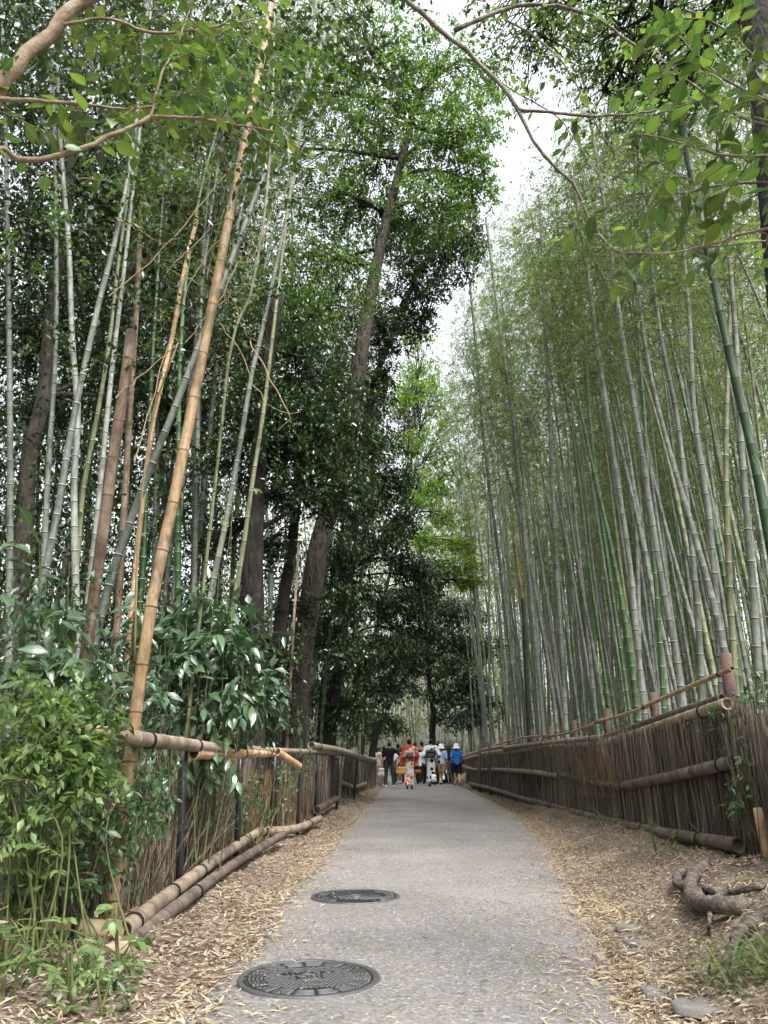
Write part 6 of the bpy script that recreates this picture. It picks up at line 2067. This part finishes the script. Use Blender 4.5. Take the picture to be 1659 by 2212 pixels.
walkA = dict(knl=(-.08, .10, .49), anl=(-.08, .16, .075), knr=(.085, .02, .47), anr=(.085, -.22, .14), tor=(.09, -.10, .035))
walkB = dict(knr=(.08, .10, .49), anr=(.08, .16, .075), knl=(-.085, .02, .47), anl=(-.085, -.22, .14), tol=(-.09, -.10, .035))
stride = dict(knl=(-.06, .05, .49), anl=(-.05, .04, .075), knr=(.075, .0, .46), anr=(.09, -.30, .22), tor=(.10, -.24, .08))
apart = dict(knl=(-.13, .02, .48), anl=(-.15, 0, .075), knr=(.14, .0, .48), anr=(.18, -.02, .075))
tall_walk = dict(walkA)

P1, J1, s1 = person("woman in pale pink top and long taupe skirt at the left fence using a phone", 818, 1698, 1613.5, -R(65), 'c_cream', 'c_taupe', 'c_shoe_white', hairstyle='tail', bottom_style='skirt', headtilt=.7,
                    arms=dict(ell=(-.20, .10, 1.12), hal=(-.06, .30, 1.22), elr=(.20, .10, 1.12), har=(.06, .31, 1.20)))
P2, J2, s2 = person("man in black shirt and dark trousers with one hand on his hip", 841, 1700, 1602, R(8), 'c_black', 'c_olive', 'c_shoe_white', legs=apart, arms=dict(elr=(.42, -.06, 1.20), har=(.26, .02, 1.0), ell=(-.25, -.02, 1.12), hal=(-.27, .03, .86)), build=1.08, headtilt=.3)
P3, _, _ = person("dark haired man in grey shirt between the black shirted man and the red kimono", 860, 1691, 1607, 0, 'c_grey', 'c_dkgrey', 'c_shoe_dark', legs=walkA)
P4, J4, s4 = person("person in white shirt with grey backpack left of the red kimono", 868, 1694, 1614, 0, 'c_white', 'c_dkgrey', 'c_shoe_white', legs=walkB, hairstyle='bob')
P4b, _, _ = person("woman in white top and pink skirt walking left of the backpack wearer", 862, 1692.5, 1618, 0, 'c_white', 'c_pink', 'c_shoe_white', legs=walkA, hairstyle='tail', bottom_style='shortskirt')
P5, J5, s5 = person("woman in red orange and white flowered kimono with beige bow", 885, 1705, 1596, 0, 'kimono_red_top', 'kimono_red', 'c_sandal', hairstyle='up', top_style='kimono', bottom_style='kimono', arms=dict(elr=(.27, -.02, 1.14), har=(.24, .14, 1.02), ell=(-.25, -.02, 1.12), hal=(-.25, .05, .90)), legs=dict(walkB))
P6, _, _ = person("black haired person in dark shirt just right of the red kimono's head", 897, 1690, 1604, 0, 'c_black', 'c_black', 'c_shoe_dark', legs=walkA)
P7, _, _ = person("black haired man in white shirt between the two kimonos", 912, 1691, 1602, 0, 'c_white', 'c_dkgrey', 'c_shoe_dark', legs=walkB, build=1.05)
P8, J8, s8 = person("woman in grey bucket hat, loose white blouse and black trousers", 908, 1694, 1611.5, R(-6), 'c_white', 'c_black', 'c_shoe_dark', legs=dict(knl=(-.1, .04, .48), anl=(-.12, .05, .075), knr=(.12, .02, .47), anr=(.17, -.06, .09)), hat='bucket', hat_mat='c_hatgrey', hairstyle='bob', top_style='blouse')
P9, J9, s9 = person("woman in white kimono with black flowers and grey bow", 932, 1699.5, 1596.5, 0, 'kimono_bw', 'kimono_bw', 'c_shoe_dark', hairstyle='up', top_style='kimono', bottom_style='kimono', arms=dict(ell=(-.27, -.04, 1.12), hal=(-.30, .08, .94), elr=(.30, -.04, 1.14), har=(.34, .1, 1.0)), legs=dict(stride))
P10, _, _ = person("tall person in white bucket hat with orange collar behind the white kimono", 940, 1691, 1596, 0, 'c_white', 'c_dkgrey', 'c_shoe_dark', hat='bucket', legs=walkA)
net("collar", [cone((-.05, 0, 1.47), (.05, 0, 1.47), .05, .05)], 'c_orange', P10, .02, (), .014, 1.0)
P11, _, _ = person("black haired man in white shirt behind the child in light blue", 948, 1690, 1601, 0, 'c_white', 'c_dkgrey', 'c_shoe_dark', legs=walkB, build=1.08, arms=dict(elr=(.30, -.05, 1.16), har=(.22, .12, 1.05)))
P12, _, _ = person("child in light blue shirt, khaki shorts, white socks and white bucket hat", 955, 1695.5, 1608, R(-5), 'c_ltblue', 'c_khaki', 'c_shoe_dark', hat='bucket', legs=dict(stride), bottom_style='shorts', child=True)
for sd in 'lr':
    pass
P13, _, _ = person("boy in bright blue shirt, navy shorts and white bucket hat at the right", 988, 1697, 1607.5, R(4), 'c_blue', 'c_navy', 'c_sandal', hat='bucket', legs=dict(walkA), bottom_style='shorts', child=True, arms=dict(elr=(.25, -.05, 1.14), har=(.24, .12, 1.02), ell=(-.25, -.05, 1.14), hal=(-.22, .12, 1.02)))
P14, _, _ = person("brown haired woman half hidden left of the white kimono", 922, 1690.5, 1608, 0, 'c_grey', 'c_black', 'c_shoe_dark', hair='hair_brown', hairstyle='bob', legs=walkA)
P15, _, _ = person("person in black half hidden behind the woman at the left fence", 829, 1692, 1612, 0, 'c_black', 'c_black', 'c_shoe_dark', legs=walkB)
# the child's white knee socks
sk, Jk = P12["_s"], stride
for kn, an in (((-.06, .05, .49), (-.05, .04, .075)), ((.075, 0, .46), (.09, -.30, .22))):
    kn, an = np.array(kn), np.array(an)
    net("sock", [cone(kn * .45 + an * .55 + np.array([0, -.008, 0]), an, .061, .044)], 'c_white', P12, .02, (), .014, sk)


def carried(name, label, cat, P, local, s):
    w = P.matrix_basis @ Vector(tuple(np.asarray(local) * s)) if False else Matrix.Translation(P.location) @ P.rotation_euler.to_matrix().to_4x4() @ Vector(tuple(float(v) * s for v in local))
    T = thing(name, label, cat, w)
    T.rotation_euler = P.rotation_euler
    return T


def fix(net_parts):
    return net_parts


b = carried("basket_bag", "yellow woven basket bag hanging beside the red kimono", "bag", P5, (-.26, -.02, .48), s5)
net("basket", [cone((-.10, 0, .08), (.10, 0, .08), .11, .11, .8), cone((-.08, 0, .20), (.08, 0, .20), .10, .10, .8)], 'c_straw', b, .03, [('p', (0, 0, .27), (0, 0, 1)), ('p', (0, 0, 0), (0, 0, -1))], .016, s5)
hb = spline([(-.1, 0, .25), (-.07, 0, .40), (0, .02, .45), (.07, 0, .40), (.1, 0, .25)], 14)
obj("handle", tubes(hb * s5, .009, 6).mesh("handle", ['c_straw'], True), b)
b = carried("handbag", "small brown bag on the right arm of the red kimono", "bag", P5, (.30, .03, .52), s5)
net("pouch", [cone((-.06, 0, .06), (.06, 0, .06), .07, .07, .8)], 'c_brownbag', b, .03, (), .014, s5)
obj("handle", tubes(spline([(-.07, 0, .1), (-.03, 0, .38), (.03, 0, .38), (.07, 0, .1)], 12) * s5, .007, 6).mesh("handle", ['c_brownbag'], True), b)
b = carried("backpack", "rounded grey backpack worn left of the red kimono", "backpack", P4, (0, -.17, .95), s4)
net("pack", [ell((0, 0, .22), (.16, .10, .22)), cone((-.08, -.02, .08), (.08, -.02, .08), .09, .09, .9)], 'c_packgrey', b, .03, (), .016, s4)
net("pocket", [ell((0, -.08, .13), (.11, .05, .10))], 'c_packgrey', b, .03, (), .014, s4)
for sg in (-1, 1):
    obj("strap", tubes(spline([(sg * .09, .05, .40), (sg * .10, .14, .50), (sg * .10, .26, .44), (sg * .11, .27, .25), (sg * .12, .12, .08)], 14) * s4, .012, 6).mesh("strap", ['c_charcoal'], True), b)
b = carried("shopping_bag", "cream cloth bag hanging from the hand of the black shirted man", "bag", P2, (-.30, .04, .36), s2)
net("bag_body", [cone((-.06, 0, .10), (.06, 0, .10), .10, .10, .7), cone((-.05, 0, .28), (.05, 0, .28), .07, .07, .6)], 'c_creambag', b, .03, (), .016, s2)
obj("handle", tubes(spline([(-.04, 0, .33), (0, 0, .50), (.04, 0, .33)], 9) * s2, .008, 6).mesh("handle", ['c_creambag'], True), b)
b = carried("phone", "small dark phone held by the woman leaning at the left fence", "phone", P1, (0, .36, 1.27), s1)
v, f = boxv((0, 0, .01), (.036, .005, .075))
obj("casing", MB().add(v, f).mesh("casing", ['c_black']), b)
v, f = boxv((0, -.0065, .01), (.033, .001, .07))
obj("screen", MB().add(v, f).mesh("screen", ['c_navy']), b)
b = carried("shoulder_strap_bag", "dark shoulder strap across the back of the white blouse", "bag", P8, (.22, .0, .86), s8)
obj("strap", tubes(spline([(0, .05, .06), (-.06, -.13, .2), (-.22, -.16, .42), (-.36, -.06, .60), (-.38, .02, .60)], 18) * s8, .012, 6).mesh("strap", ['c_charcoal'], True), b)
net("pouch", [cone((.02, .0, -.04), (.02, .08, -.04), .07, .07)], 'c_charcoal', b, .02, (), .016, s8)

# ---- bicycle parked by the right fence
BK = thing("bicycle", "dark bicycle with wire front basket parked between the two children", "bicycle", tuple(at(972, 1691, 36.5) * [1, 1, 0] + [0, 0, .012]))
BK.rotation_euler = (0, R(4), R(168))
M['steel'] = mat_plain('steel', (.45, .46, .48), .3, .5, .9)
M['bikegreen'] = mat_plain('bike_frame', (.02, .05, .05), .35, .5)
M['rubber'] = mat_plain('rubber', (.012, .012, .012), .8)


def ring_tube(r, rt, c, n=36):
    a = np.linspace(0, 2 * np.pi, n + 1)
    P = np.stack([np.zeros(n + 1), np.cos(a) * r, np.sin(a) * r], 1) + np.asarray(c)
    return tubes(P, rt, 6, False)


for cyy, nm in ((.54, "front_wheel"), (-.54, "rear_wheel")):
    wobj = obj(nm, ring_tube(.325, .018, (0, cyy, .335)).mesh("tyre", ['rubber'], True), BK)
    obj("rim", ring_tube(.305, .010, (0, cyy, .335)).mesh("rim", ['steel'], True), wobj)
    sp_ = MB()
    for a in np.arange(18) * 2 * np.pi / 18:
        tubes(np.array([[.02 if int(a * 9) % 2 else -.02, cyy, .335], [0, cyy + math.cos(a) * .3, .335 + math.sin(a) * .3]]), .0018, 4, False, 0, sp_)
    tubes(np.array([[-.05, cyy, .335], [.05, cyy, .335]]), .02, 8, True, 0, sp_)
    obj("spokes", sp_.mesh("spokes", ['steel']), wobj)
    fa = np.linspace(R(10), R(170), 16)
    obj("mudguard", tubes(np.stack([0 * fa, cyy + np.cos(fa) * .36, .335 + np.sin(fa) * .36], 1), .02, 6).mesh("mudguard", ['steel'], True), BK)
fm = MB()
bb, hd0, hd1, seat_, rear = (0, -.05, .29), (0, .38, .62), (0, .33, .84), (0, -.2, .78), (0, -.54, .335)
for a, c in ((bb, hd0), (bb, seat_), (hd0, hd1), (bb, rear), (seat_, rear), ((0, .36, .74), (0, -.12, .50))):
    tubes(np.array([a, c]), .017, 8, True, 0, fm)
for sg in (-1, 1):
    tubes(np.array([hd0, (sg * .05, .54, .335)]) + np.array([[sg * .03, 0, 0], [0, 0, 0]]), .012, 6, True, 0, fm)
obj("frame", fm.mesh("frame", ['bikegreen'], True), BK)
obj("handlebar", tubes(spline([(-.28, .12, .98), (-.24, .26, 1.0), (0, .34, .94), (.24, .26, 1.0), (.28, .12, .98)], 18), .012, 6).mesh("handlebar", ['steel'], True), BK)
net("saddle", [cone((0, -.30, .84), (0, -.06, .85), .085, .03)], 'c_black', BK, .02, [('p', (0, 0, .80), (0, 0, -1))], .014)
bk = MB()
for z in np.linspace(.72, .96, 6):
    e = .13 + (z - .72) * .18
    pts_ = np.array([(-e, .42, z), (e, .42, z), (e, .42 + e * 1.6, z), (-e, .42 + e * 1.6, z), (-e, .42, z)])
    tubes(pts_, .006, 4, False, 0, bk)
for u in np.linspace(-1, 1, 8):
    tubes(np.array([(u * .13, .42, .72), (u * .173, .42, .96)]), .005, 4, False, 0, bk)
    tubes(np.array([(u * .13, .63, .72), (u * .173, .70, .96)]), .005, 4, False, 0, bk)
    for sg in (-1, 1):
        tubes(np.array([(sg * .13, .525 + u * .1, .72), (sg * .173, .56 + u * .138, .96)]), .005, 4, False, 0, bk)
    tubes(np.array([(u * .13, .42, .72), (u * .13, .63, .72)]), .005, 4, False, 0, bk)
obj("basket", bk.mesh("basket", ['steel']), BK)
obj("kickstand", tubes(np.array([(0, -.5, .33), (-.14, -.58, .0)]), .01, 6).mesh("kickstand", ['steel'], True), BK)
for sg in (-1, 1):
    obj("pedal", tubes(np.array([(sg * .06, -.05, .29 + sg * .15), (sg * .15, -.05, .29 + sg * .15)]), .018, 6).mesh("pedal", ['rubber'], True), BK)
for o_ in list(bpy.data.objects):
    if "_s" in o_.keys():
        del o_["_s"]
